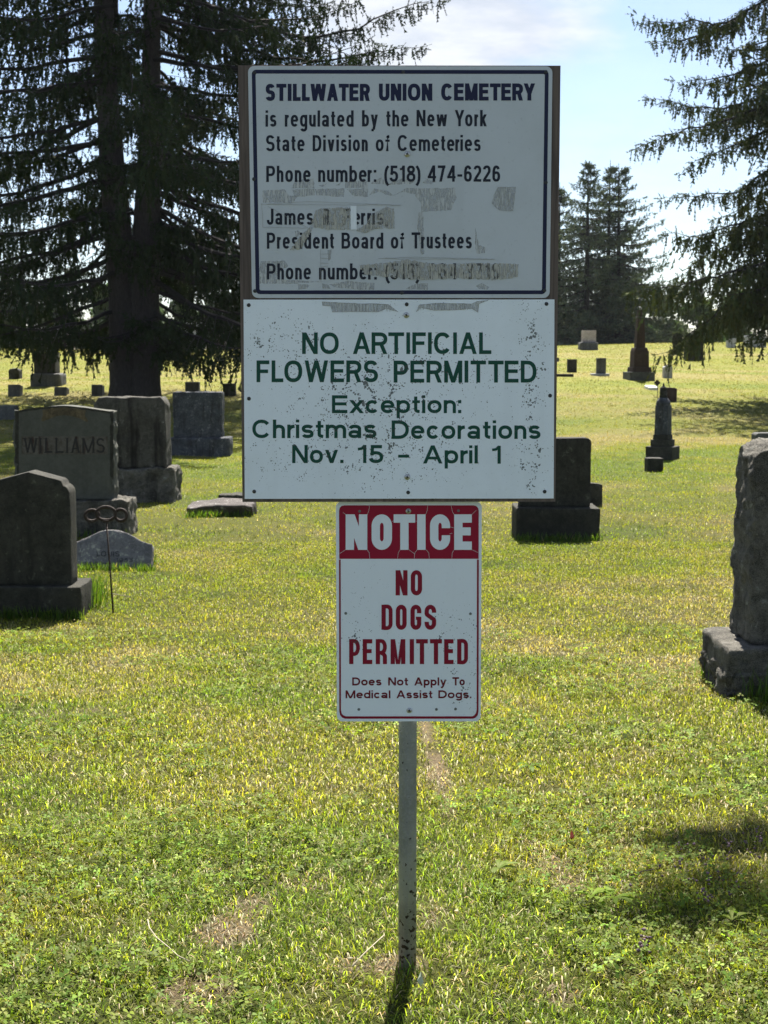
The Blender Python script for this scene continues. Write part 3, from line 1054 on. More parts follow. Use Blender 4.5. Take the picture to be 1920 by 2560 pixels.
    for q in ((624, 763.6), (1016.5, 761.6), (1363.6, 760.6), (624.6, 996), (1372.5, 988.5), (637.5, 1226.8), (1020, 1229), (1359, 1227)):
        mb = MB()
        disc(mb, *q, 4.8, FR + .0004, .0012)
        mb.build('screw', M['black_hole'], mid)
    for q in ((1015.5, 788.5), (1017.6, 1190.7)):
        bolt(mid, *q)
    # --- notice plate, on the bare post under the board
    Q = [(839.5, 1254), (1204.5, 1254), (1201.5, 1803), (842.5, 1803)]
    low = plate('sign_plate', rounded(Q, 14), YS - .0013, YS + .0015, M['low_plate'], root)
    low['label'] = 'lower notice plate with red headline block and red lettering'
    o2 = .0013 + .0003

    def z3(p):
        return [(820 + x * .2712, 1230 + y * .2712) for x, y in p]
    mb = MB()
    hd = z3([(102, 170), (108, 145), (125, 128), (150, 122), (1340, 122), (1365, 128), (1382, 145), (1389, 170), (1388, 615), (104, 615)])
    sign_flat(mb, hd, o2)
    mb.build('headline_block', M['red_ink'], low)
    mb = MB()
    ri = z3([(102, 622), (104, 2020), (112, 2055), (130, 2078), (160, 2088), (1335, 2088), (1362, 2078), (1380, 2055), (1387, 2020), (1390, 622)])
    rj = z3([(117, 622), (120, 2010), (126, 2038), (140, 2056), (165, 2066), (1330, 2066), (1350, 2056), (1363, 2038), (1370, 2010), (1373, 622)])
    for i in range(len(ri) - 1):
        sign_flat(mb, [ri[i], ri[i + 1], rj[i + 1], rj[i]], o2)
    mb.build('border', M['dark_red'], low)

    def sp(*q):
        return [(820 + a * .2712, 820 + b * .2712) for a, b in q]

    def yz(y):
        return 1230 + y * .2712
    bl = dict(n=4.2)
    lettering(low, [("NOTICE", 0, 0, yz(205), yz(532), sp((163, 362), (402, 590), (605, 803), (822, 903), (940, 1125), (1163, 1325)))], M['white_ink'], o2 + .0003, t=.235, **bl)
    lettering(low, [("NO", 0, 0, yz(720), yz(952), sp((623, 733), (763, 867)))], M['dark_red'], o2, t=.172, **bl)
    lettering(low, [("DOGS", 0, 0, yz(1038), yz(1269), sp((493, 597), (625, 725), (760, 860), (890, 997)))], M['dark_red'], o2, t=.172, **bl)
    lettering(low, [("PERMITTED", 0, 0, yz(1355), yz(1585), sp((195, 297), (320, 408), (440, 545), (577, 713), (753, 792), (812, 920), (940, 1050), (1070, 1157), (1190, 1292)))], M['dark_red'], o2, t=.172, **bl)
    k = dict(t=.205, gap=.12, n=2.2)
    lettering(low, [("Does", 880.5, 953.7, 1693, 1713.3), ("Not", 970.5, 1020, 1693, 1713.3), ("Apply", 1035.6, 1116, 1693, 1713.3), ("To", 1131, 1162, 1692.6, 1713)], M['maroon_ink'], o2, **k)
    lettering(low, [("Medical", 864, 976, 1725.5, 1745.3), ("Assist", 991, 1081, 1725.5, 1745.3), ("Dogs.", 1095.8, 1178.5, 1725.3, 1745.1)], M['maroon_ink'], o2, **k)
    cracks = [[(385, 124), (375, 175), (362, 207)], [(918, 124), (915, 170), (900, 207)], [(1135, 124), (1145, 175), (1162, 207)], [(140, 187), (163, 207)], [(1365, 168), (1325, 207)],
              [(362, 530), (380, 560), (385, 613)], [(665, 530), (648, 560), (641, 613)], [(745, 530), (800, 570)], [(822, 530), (800, 560), (794, 613)], [(903, 530), (928, 560), (934, 613)],
              [(1163, 530), (1145, 560), (1141, 613)], [(1325, 530), (1385, 558)], [(163, 530), (108, 566)], [(590, 270), (605, 264)], [(803, 264), (822, 270)], [(1125, 320), (1162, 330)], [(1120, 385), (1145, 378)]]
    for i, p in enumerate(cracks):
        mb = MB()
        thin(mb, z3(p), .75, o2 + .0007 + i * .00001)
        mb.build('crack', M['crack'], low)
    for q in ((899, 1278), (1146, 1276.6), (864.5, 1533), (1176, 1534), (897, 1773), (1138.7, 1772), (1091, 1773)):
        mb = MB()
        disc(mb, *q, 3.6, o2 + .0003, .0006)
        mb.build('rivet', M['dull_rivet'], low)
    for q in ((1021, 1277.5), (1023, 1775.7)):
        bolt(low, *q, 7.2, .0013)
    return root


build_sign()


# ------------------------------------------------------------------ gravestones
def mpp(Y):
    return Y / F


def stone(name, label, px0, px1, pyt, pyb, depth, mat, part='headstone', group=None, base=None, base_mat=None, cat='gravestone', Yoff=0, **k):
    """an upright stone whose front stands between px0..px1 and pyt..pyb in the photo; base=(px0, px1, pytop, pybottom, depth)"""
    if base:
        bx0, bx1, byt, byb, bd = base
        g = G((bx0 + bx1) / 2, byb)
        Yb = g.y
        a, b = W(bx0, byb, Yb), W(bx1, byb, Yb)
        zt = W(0, byt, Yb).z
        root = thing(name, label, cat, ((a.x + b.x) / 2, Yb + bd / 2, g.z), group)
        kb = k.pop('base_k', {})
        sink = .06
        zb = g.z - sink
        v, f = block(((a.x + b.x) / 2, Yb, zb), b.x - a.x, bd, zt - zb, **{**dict(nx=10, ny=5, nz=4, r=.012, seed=len(ROOT)), **kb})
        mesh('base', v, f, base_mat or mat, root, True)
        Y = Yb + k.pop('inset', max(.02, (bd - depth) / 2))
        z0 = zt + .001
    else:
        g = G((px0 + px1) / 2, pyb)
        Y = g.y
        z0 = g.z - .05
        root = None
    a, b = W(px0, pyb, Y), W(px1, pyb, Y)
    z1 = W(0, pyt, Y).z
    if root is None:
        root = thing(name, label, cat, ((a.x + b.x) / 2, Y + depth / 2, g.z), group)
    h = z1 - z0
    top = k.pop('topf', None)
    tp = (lambda x: h * top(x)) if top else None
    v, f = block(((a.x + b.x) / 2, Y, z0), b.x - a.x, depth, h, top=tp, **{**dict(nx=8, ny=3, nz=8, r=.008, seed=len(ROOT) + 3), **k})
    mesh(part, v, f, mat, root, True)
    return root, Y


def flat_mesh(name, polys, Y, mat, parent, off=.004):
    mb = MB()
    for i, pl in polys:
        v = [W(x, y, Y) for x, y in pl]
        v = [(p.x, Y - off - i * .0004, p.z) for p in v]
        ar = sum(v[q][0] * v[(q + 1) % len(v)][2] - v[(q + 1) % len(v)][0] * v[q][2] for q in range(len(v)))
        f = tuple(range(len(v)))
        mb.add(v, [f if ar > 0 else f[::-1]])
    return mb.build(name, mat, parent)


def smoothstep(a, b, x):
    t = min(1, max(0, (x - a) / (b - a)))
    return t * t * (3 - 2 * t)


# near left stone: low gable, scooped shoulders
def gable(x):
    x = abs(x)
    if x < .80:
        return 1 - .075 * x / .80
    if x < .83:
        return .925 - .045 * (x - .80) / .03
    return .79 + .09 * math.sqrt(max(0, 1 - ((x - .83) / .172) ** 2))


stone('gravestone', 'dark gabled gravestone with scooped shoulders, nearest on the left edge', -22, 179, 1180, 1455, .20, M['dark_stone'],
      topf=gable, nx=46, nz=12, r=.006, rough=.003, fr=6,
      base=(-47, 203, 1468, 1546, .40), base_mat=M['base_stone'], base_k=dict(rough=.010, fr=7, r=.012, nx=14, nz=5), inset=.08)


# WILLIAMS
def serp(x):
    return .945 + .055 * (0.5 + 0.5 * math.cos(math.pi * min(1, abs(x) * 1.02)))


def side_mask(p):
    return smoothstep(.30, .40, abs(p.x) / 1.0)


wr, wy = stone('gravestone', 'wide grey gravestone carved WILLIAMS with a scroll under its curved top', 38, 285, 1014, 1241, .26, M['grey_stone'],
               topf=serp, nx=40, ny=16, nz=36, r=.006, rough=.034, fr=9, mask=lambda p: smoothstep(.46, .50, abs(p.x)),
               base=(2, 322, 1252, 1342, .50), base_mat=M['rough_stone'], base_k=dict(rough=.030, fr=8, nx=40, ny=16, nz=14, r=.015))
die = [c for c in wr.children if c.name.startswith('headstone')][0]
flat_mesh('name_panel', [(0, [(54.5, 1135.5), (268.6, 1135.5), (268.6, 1091), (54.5, 1091)])], wy, M['rust_panel'], die, .0025)
wl = [('W', 60, 94), ('I', 99, 104), ('L', 113, 131), ('L', 139, 159), ('I', 166, 171), ('A', 178, 200), ('M', 206, 236), ('S', 241, 262)]
pol = []
for ch, a, b in wl:
    pol += word_polys(ch, a, b, 1095, 1132, t=.12, n=2.2, spans=[(a, b)])
    for (x, y) in dict(W=[(a + 2, 1095), (b - 2, 1095), ((a + b) / 2, 1095)], I=[((a + b) / 2 - .5, 1095), ((a + b) / 2 - .5, 1132)], L=[(a + 2, 1095), (a + 2, 1132)],
                       A=[(a + 2, 1132), (b - 2, 1132)], M=[(a + 2, 1095), (b - 2, 1095), (a + 2, 1132), (b - 2, 1132)], S=[])[ch]:
        y += .7 if y < 1110 else -.7
        pol.append((5, [(x - 4, y - .9), (x + 4, y - .9), (x + 4, y + .9), (x - 4, y + .9)]))
flat_mesh('lettering', pol, wy, M['cut'], die, .0045)
up_ = [(103, 1051), (108, 1036), (106, 1025), (130, 1020.5), (159, 1018), (190, 1020.5), (215, 1026), (212, 1038), (221, 1053)]
lo_ = [(107, 1053.5), (118, 1049), (126, 1046), (142, 1040), (159, 1037.6), (178, 1040), (197, 1045), (206, 1049), (216, 1055)]
flat_mesh('scroll', [(0, [up_[i], up_[i + 1], lo_[i + 1], lo_[i]]) for i in range(len(up_) - 1)], wy, M['scroll'], die, .006)
edge = [(38, 1028), (60, 1023), (110, 1017), (159, 1015), (210, 1018.5), (260, 1026), (284, 1030.5)]
ed2 = [(x, y + 5.5) for x, y in edge]
flat_mesh('carved_edge', [(0, [edge[i], edge[i + 1], ed2[i + 1], ed2[i]]) for i in range(len(edge) - 1)] +
          [(1, [(38, 1030), (47, 1030), (47, 1238), (38, 1238)]), (1, [(275, 1033), (284, 1033), (284, 1200), (275, 1190)])], wy, M['base_stone'], die, .0035)


# pedestal behind WILLIAMS
def shoulder(x):
    x = abs(x)
    return 1.0 if x < .86 else 1 - .10 * ((x - .86) / .14) ** 1.3


stone('gravestone', 'tall blocky streaked gravestone on a rough base behind the carved wide stone', 238, 416, 994, 1163, .42, M['streak_stone'],
      topf=shoulder, nx=22, ny=9, nz=18, r=.02, rough=.022, fr=7,
      base=(208, 436, 1172, 1257, .62), base_mat=M['rough_stone'], base_k=dict(rough=.040, fr=7, nx=36, ny=16, nz=16, r=.03))
stone('gravestone', 'bluish lichen covered gravestone beside the brown board, in the spruce shade', 434, 556, 980, 1094, .36, M['blue_stone'],
      nx=18, ny=6, nz=16, r=.015, rough=.018, fr=8,
      base=(420, 574, 1094.5, 1141, .6), base_mat=M['blue_stone'], base_k=dict(rough=.025, fr=7, nx=16, ny=7, nz=6, r=.04))


# LOUIS, leaning back
def cloud(x):
    return .70 + .30 * (0.5 + 0.5 * math.cos(math.pi * min(1, abs(x)))) ** .8 * 1.0


g = G(270, 1425)
Y = g.y
mw = mpp(Y)
lr = thing('grave_marker', 'low pale grave marker cut LOUIS with wavy top, leaning back', 'grave marker', (W(270, 1425, Y).x, Y + .1, g.z))
hh = (1425 - 1335) * mw / math.cos(.45) + .10
v, f = block((W(270, 1425, Y).x, Y, g.z - .07), 214 * mw, .11, hh, nx=26, ny=4, nz=12, r=.012, rough=.008, fr=14, top=lambda x: hh * cloud(x), seed=21, tilt=.42)
lm = mesh('headstone', v, f, M['marker_stone'], lr, True)


def lean_pt(px, py, off):
    """pixel to a point on the leaning face"""
    c = W(px, py, Y)
    o = Vector((0, 0, HC))
    d = (c - o)
    # plane through (0, Y, g.z-.07) with tilt
    nrm = Vector((0, -math.cos(.42), math.sin(.42)))
    p0 = Vector((0, Y, g.z - .07)) + nrm * off
    t = (p0 - o).dot(nrm) / d.dot(nrm)
    return o + d * t


mb = MB()
for txt in (("LOUIS", 242, 299, 1378, 1391), ("1863", 204, 245, 1405, 1415), ("-", 256, 284, 1402, 1412), ("1953", 290, 332, 1395, 1405)):
    for li, pl in word_polys(*txt, t=.15, gap=.22):
        v = [lean_pt(x, y + (270 - x) * .0, .012 + li * .0004) for x, y in pl]
        ar = sum(v[q][0] * v[(q + 1) % len(v)][2] - v[(q + 1) % len(v)][0] * v[q][2] for q in range(len(v)))
        ff = tuple(range(len(v)))
        mb.add(v, [ff if ar > 0 else ff[::-1]])
mb.build('lettering', M['cut_grey'], lm)

# three-link stake
g = G(285, 1536)
Y = g.y
mw = mpp(Y)
ir = thing('grave_stake', 'thin rusty iron stake topped by three linked rings', 'grave stake', g)
MB().tube([(g.x, Y, g.z - .1), W(275, 1420, Y), W(266, 1306, Y)], [.0065, .006, .006], 8).build('stake', M['iron'], ir, True)


def torus(mb, c, rx, rz, r, yaw, n=26, m=8):
    pts = []
    for i in range(n):
        a = 2 * math.pi * i / n
        x, z = rx * math.cos(a), rz * math.sin(a)
        pts.append(Vector(c) + Vector((x * math.cos(yaw), x * math.sin(yaw), z)))
    v, f = [], []
    for i, p in enumerate(pts):
        rad = (p - Vector(c)).normalized()
        for k in range(m):
            b = 2 * math.pi * k / m
            v.append(p + rad * r * math.cos(b) + Vector((-math.sin(yaw), math.cos(yaw), 0)) * r * .6 * math.sin(b))
    for i in range(n):
        for k in range(m):
            f.append((i * m + k, i * m + (k + 1) % m, ((i + 1) % n) * m + (k + 1) % m, ((i + 1) % n) * m + k))
    mb.add(v, f)


for (px_, py_, rx, rz, yaw) in ((230, 1289, 17, 14, .25), (265, 1284, 24, 17, 0), (302, 1288, 16, 14.5, -.25)):
    mb = MB()
    torus(mb, W(px_, py_, Y), rx * mw, rz * mw, 4.2 * mw, yaw)
    mb.build('ring', M['iron'], ir, True)
MB().tube([W(258, 1303, Y), W(272, 1302, Y)], .012, 8).build('socket', M['iron'], ir)

# fallen slab
g = G(548, 1292)
Y, mw = g.y, mpp(g.y)
sr = thing('stone_slab', 'fallen broken stone slab propped up in the sunny grass left of the board', 'stone slab', g)
v, f = block((g.x, Y, g.z - .05), 168 * mw, .5, 31 * mw + .05, nx=20, ny=10, nz=5, r=.025, rough=.02, fr=5, top=lambda x: (31 * mw + .05) * (.80 + .20 * smoothstep(-1, 0, x) - .12 * smoothstep(.7, 1, x)), seed=31, tilt=-.05)
zt_ = max(p.z for p in v)
v = [Vector((p.x, p.y + max(0, zt_ - .42 * 31 * mw - p.z) * .8, p.z)) for p in v]
mesh('slab', v, f, M['slab_stone'], sr, True)
g = G(600, 1251)
Y, mw = g.y, mpp(g.y)
sr = thing('stone_slab', 'low dark stone kerb in the grass just behind the fallen slab', 'stone slab', g)
v, f = block((W(608, 1251, Y).x, Y, g.z - .05), 124 * mw, .35, 13 * mw + .05, nx=14, ny=5, nz=3, r=.02, rough=.02, fr=7, seed=33)
mesh('slab', v, f, M['dark_stone'], sr, True)


# middle right stone, half behind the sign
def soft_top(x):
    x = abs(x)
    return 1 if x < .86 else 1 - .075 * (1 - math.sqrt(max(0, 1 - ((x - .86) / .14) ** 2)))


stone('gravestone', 'square brown gravestone on a broad dark base, half hidden by the board', 1300, 1476, 1095, 1260, .22, M['dark_stone'],
      topf=soft_top, nx=30, nz=10, r=.01, rough=.004, fr=6,
      base=(1290, 1499, 1271, 1350, .52), base_mat=M['base_stone'], base_k=dict(rough=.008, fr=6, nx=12, nz=5, r=.012))


def arch(x):
    return .80 + .20 * math.sqrt(max(0, 1 - x * x))


def low_arch(x):
    return .92 + .08 * math.sqrt(max(0, 1 - x * x))


stone('gravestone', 'small round topped gravestone peeking out behind the square brown one', 1432, 1506, 1208, 1266, .15, M['dark_stone'],
      topf=low_arch, nx=18, nz=6, rough=.006)

# column monument, turned
g = G(1663, 1150)
Y, mw = g.y, mpp(g.y)
cr_ = thing('column_monument', 'slim dark column monument with domed shoulders and a small urn', 'monument', (g.x, Y + .25, g.z))
sq = 1.30


def tier(name, root, px0, px1, yt, yb, Y, mat, dd, rot, taper=0, r=.01, **k):
    wv = (px1 - px0) * mpp(Y) / sq
    c = W((px0 + px1) / 2, yb, Y)
    z0, z1 = c.z, W(0, yt, Y).z
    v, f = block((c.x, Y + dd / 2 - wv / 2, z0), wv, wv, z1 - z0, nx=6, ny=6, nz=6, r=r, rot=rot, taper=taper, **k)
    return mesh(name, v, f, mat, root, True)


RT = -.5
tier('base', cr_, 1619, 1708, 1117.5, 1156, Y, M['dark_stone'], .5, RT, rough=.008)
tier('plinth', cr_, 1632, 1695, 1100.5, 1117.4, Y, M['dark_stone'], .5, RT)
tier('plinth', cr_, 1638, 1690, 1088, 1100.4, Y, M['dark_stone'], .5, RT, .04)
tier('shaft', cr_, 1642, 1687, 1014, 1087.9, Y, M['blue_stone'], .5, RT, .05, rough=.004)


def lathe(name, root, prof, cx, cy, mat, n=20):
    v, f = [], []
    for r, z in prof:
        for k in range(n):
            a = 2 * math.pi * k / n
            v.append((cx + r * math.cos(a), cy + r * math.sin(a), z))
    for i in range(len(prof) - 1):
        for k in range(n):
            f.append((i * n + k, i * n + (k + 1) % n, (i + 1) * n + (k + 1) % n, (i + 1) * n + k))
    f.append(tuple(range(n))[::-1])
    f.append(tuple((len(prof) - 1) * n + k for k in range(n)))
    return mesh(name, v, f, mat, root, True)


cx = W(1665.5, 1000, Y).x


def zY(py, Y=None):
    return W(960, py, Y).z


lathe('shoulder', cr_, [(q * mw, zY(y, Y)) for q, y in ((18.5, 1014.5), (18, 1008), (16, 1002), (12.5, 997.5), (10, 995))], cx, Y + .25, M['blue_stone'])
lathe('urn', cr_, [(q * mw, zY(y, Y)) for q, y in ((10, 995), (10.5, 992), (8.5, 990), (9.5, 985), (10.5, 982), (8, 979), (9.5, 974), (9, 970), (5, 967.5), (2.5, 965), (2, 961), (.8, 958))], cx, Y + .25, M['dark_stone'])
stone('grave_marker', 'small square marker with a pale top in front of the slim column', 1618, 1658, 1146, 1180, .26, M['dark_stone'], r=.012, rough=.004, cat='grave marker', part='block')
stone('gravestone', 'grey gravestone top showing behind the big rough stone at right edge', 1888, 1975, 1083, 1165, .3, M['mid_stone'], topf=soft_top, nx=20, rough=.004)

# big right stone
stone('gravestone', 'big rough edged dark gravestone on a chiselled base, cut by right edge', 1874, 2250, 1122, 1597, .36, M['rough_stone'],
      topf=lambda x: .955 + .03 * math.sin((x + 1) * 4.0 + .2) + .03 * smoothstep(-1, -.7, x), nx=60, ny=26, nz=64, r=.012, rough=.030, fr=9,
      mask=lambda p: .12 + .88 * max(smoothstep(.32, .37, abs(p.x)), smoothstep(.68, .85, p.z)) * (1 if p.y > .01 else .55),
      base=(1818, 2300, 1623, 1745, .56), base_mat=M['rough_stone'], base_k=dict(rough=.042, fr=9, nx=60, ny=30, nz=22, r=.02, mask=lambda p: smoothstep(.34, .2, p.z) if False else (.2 if p.z > .19 else 1.0)))

# obelisk on the hill
g = G(1601, 951)
Y, mw = g.y, mpp(g.y)
ob = thing('obelisk_monument', 'tall reddish obelisk monument on stepped bases with a small urn on top', 'monument', (g.x, Y + .3, g.z))
sq = 1.0
for nm, a, b, yt, yb, tp, mt in (('base', 1569, 1633, 930, 955, 0, 'mid_stone'), ('plinth', 1578, 1627, 917.5, 929.9, .04, 'red_stone'), ('die', 1583, 1622, 877, 917.4, .05, 'red_stone'),
                                 ('cornice', 1585, 1620, 869, 876.9, .12, 'red_stone'), ('shaft', 1592, 1615, 795, 868.9, .28, 'red_stone'), ('cornice', 1594.5, 1612.5, 791, 794.9, 0, 'mid_stone'), ('cap', 1597, 1610, 774, 790.9, .15, 'red_stone')):
    tier(nm, ob, a, b, yt, yb, Y, M[mt], .6, .12, tp)
lathe('urn', ob, [(q * mw, zY(y, Y)) for q, y in ((3, 773.9), (5.5, 771), (5, 768), (2, 766), (1, 764))], W(1603.5, 770, Y).x, Y + .3, M['light_stone'], 12)
sq = 1.30

stone('gravestone', 'dark low arched gravestone just behind the slim column', 1652, 1692, 969, 1004, .2, M['red_stone'], topf=low_arch, nx=16)
# cross on a stake
g = G(1645, 1000)
Y, mw = g.y, mpp(g.y)
cm = thing('cross_marker', 'little dark cross on a thin stake near the slim column', 'grave stake', g)
MB().tube([(g.x, Y, g.z - .05), W(1644, 960, Y)], .01, 6).build('stake', M['iron'], cm)
c = W(1643, 957, Y)
mb = MB()
for a in range(4):
    q = math.pi / 2 * a
    lobe = [Vector((c.x + 4 * mw * math.cos(q), 0, c.z + 4 * mw * math.sin(q)))]
    mb.prism([(lobe[0].x + 3.6 * mw * math.cos(t * math.pi / 5), lobe[0].z + 3.6 * mw * math.sin(t * math.pi / 5)) for t in range(10)], c.y - .012 - a * .002, c.y + .012 + a * .002)
mb.build('cross', M['iron'], cm)
g = G(1631, 974)
pr = thing('grave_plaque', 'white flat plaque lying in the grass below the obelisk', 'grave plaque', g)
v, f = block((g.x, g.y - .2, g.z - .02), 23 * mpp(g.y), .75, .09, nx=4, ny=4, nz=1, r=.01, tilt=-.06)
mesh('plaque', v, f, M['white_stone'], pr, True)
stone('gravestone', 'pale capped gravestone among the hanging twigs of the right spruce', 1660, 1681, 913, 945, .3, M['light_stone'], topf=arch, nx=14)
SM = 'small stone markers on the hill'
stone('grave_marker', 'small black upright marker beside the board edge, on the hill', 1419, 1442, 898, 931, .22, M['dark_stone'], group=SM, cat='grave marker', part='block')
stone('grave_marker', 'small grey upright marker leaning right, between board and obelisk', 1492, 1515, 895, 931, .22, M['mid_stone'], group=SM, cat='grave marker', part='block', base=(1481, 1524, 934, 940, .5), base_mat=M['light_stone'])
stone('grave_kerb', 'dark low kerbstone in front of the small black marker', 1392, 1434, 935, 942, .4, M['dark_stone'], cat='grave kerb', part='block')
stone('grave_marker', 'tiny pale topped marker touching the right edge of the board', 1378, 1398, 894, 904, .3, M['mid_stone'], group=SM, cat='grave marker', part='block')
stone('gravestone', 'pinkish block gravestone with sunlit white top on the hill crest', 1457, 1490, 826, 854, .5, M['pink_stone'],
      base=(1451, 1496, 855, 875, .9), base_mat=M['mid_stone'], base_k=dict(r=.08, rough=.02))
# left hill
stone('pillar_monument', 'square pillar monument on a rounded base under the spruce boughs', 85, 138, 882, 933, .62, M['dark_stone'], part='die', cat='monument',
      base=(75, 150, 934, 966, .9), base_mat=M['mid_stone'], base_k=dict(r=.07, rough=.02), nx=6)
pm = bpy.data.objects['pillar_monument']
Yp = ROOT['pillar_monument'].y - .31
sq = 1.0
tier('shaft', pm, 94, 133, 826, 881.5, Yp, M['mid_stone'], .62, 0, .06)
tier('cap', pm, 88, 139, 810, 825.9, Yp, M['light_stone'], .62, 0, -.08)
for lb, a, b, yt, yb, mt in (('small marker with bright slanted top, leftmost of the row before the pillar', 19, 49, 961, 991, 'mid_stone'),
                             ('low tilted marker with bright top in front of the pillar monument', 135, 166, 967, 989, 'mid_stone'),
                             ('small marker with bright slanted top beside the spruce trunk', 228, 255, 961, 990, 'mid_stone')):
    stone('grave_marker', lb, a, b, yt, yb, .34, M[mt], group=SM, cat='grave marker', part='block', tilt=.14, r=.015, rough=.008)
stone('gravestone', 'grey stone block cut by the left edge of the view', -40, 37, 1014, 1050, .4, M['mid_stone'], part='block', rough=.008, r=.02)
stone('gravestone', 'squat dark rounded stone under drooping boughs at far left', 21, 48, 921, 948, .4, M['dark_stone'], topf=arch, nx=14, rough=.02, r=.04)
stone('gravestone', 'tall arched tablet on the hill crest, left of the spruce trunk', 239, 262, 820, 861, .18, M['mid_stone'], topf=arch, nx=18, nz=10)
stone('gravestone', 'pointed reddish tablet on the hill crest', 166, 184, 822, 860, .2, M['pink_stone'], topf=lambda x: 1 - .25 * abs(x), nx=12)
stone('gravestone', 'broad pale stone behind boughs right of the trunk', 462, 512, 806, 858, .5, M['light_stone'])
stone('gravestone', 'narrow grey stone directly right of the spruce trunk, on the crest', 440, 460, 828, 864, .4, M['mid_stone'])
stone('gravestone', 'short brownish stone between trunk and board, on the crest', 539, 563, 832, 858, .4, M['slab_stone'])
stone('grave_marker', 'small marker with bright top right behind the bluish stone', 463, 497, 955, 986, .3, M['mid_stone'], group=SM, cat='grave marker', part='block')
stone('grave_marker', 'dark small marker under low boughs next to the board', 557, 588, 959, 990, .3, M['dark_stone'], group=SM, cat='grave marker', part='block')
stone('gravestone', 'wide grey stone on the crest under the right spruce, near right edge', 1866, 1916, 839, 868, .5, M['light_stone'])
stone('gravestone', 'narrow pale stone on the crest under the right spruce', 1820, 1840, 846, 869, .4, M['light_stone'])
stone('gravestone', 'dark block monument behind hanging twigs right of the obelisk', 1716, 1759, 852, 901, .6, M['dark_stone'], r=.03, rough=.01)


# ------------------------------------------------------------------ trees
def bark_mat():
    m, nt, out = new_mat('spruce bark')
    pos = node(nt, 'ShaderNodeNewGeometry').outputs['Position']
    mp = node(nt, 'ShaderNodeMapping', Vector=pos, Scale=(14, 14, 5))
    a = node(nt, 'ShaderNodeTexVoronoi', Vector=mp.outputs[0], Scale=1.4)
    b = node(nt, 'ShaderNodeTexNoise', Vector=mp.outputs[0], Scale=1.5, Detail=6.0, Roughness=.7)
    col = mixc(nt, smooth(nt, b.outputs[0], .3, .7), (.014, .011, .010), (.034, .027, .025))
    col = mixc(nt, math_n(nt, 'MULTIPLY', smooth(nt, b.outputs[0], .66, .75), .5), col, (.16, .16, .14))
    hg = math_n(nt, 'ADD', a.outputs['Distance'], b.outputs[0])
    bp = node(nt, 'ShaderNodeBump', Height=hg, Strength=.7, Distance=.04)
    principled(nt, out, Base_Color=col, Roughness=.9, Normal=bp.outputs[0])
    return m


M['bark'] = bark_mat()
M['bough'] = plain('dark bough bark', (.009, .007, .006), .95)
M['needles'] = leaf_mat('spruce needles', .16, (1.3, 1.25, .6), .012, .5)
M['leaves'] = leaf_mat('broad leaves', .5, (1.35, 1.35, .8), .03)


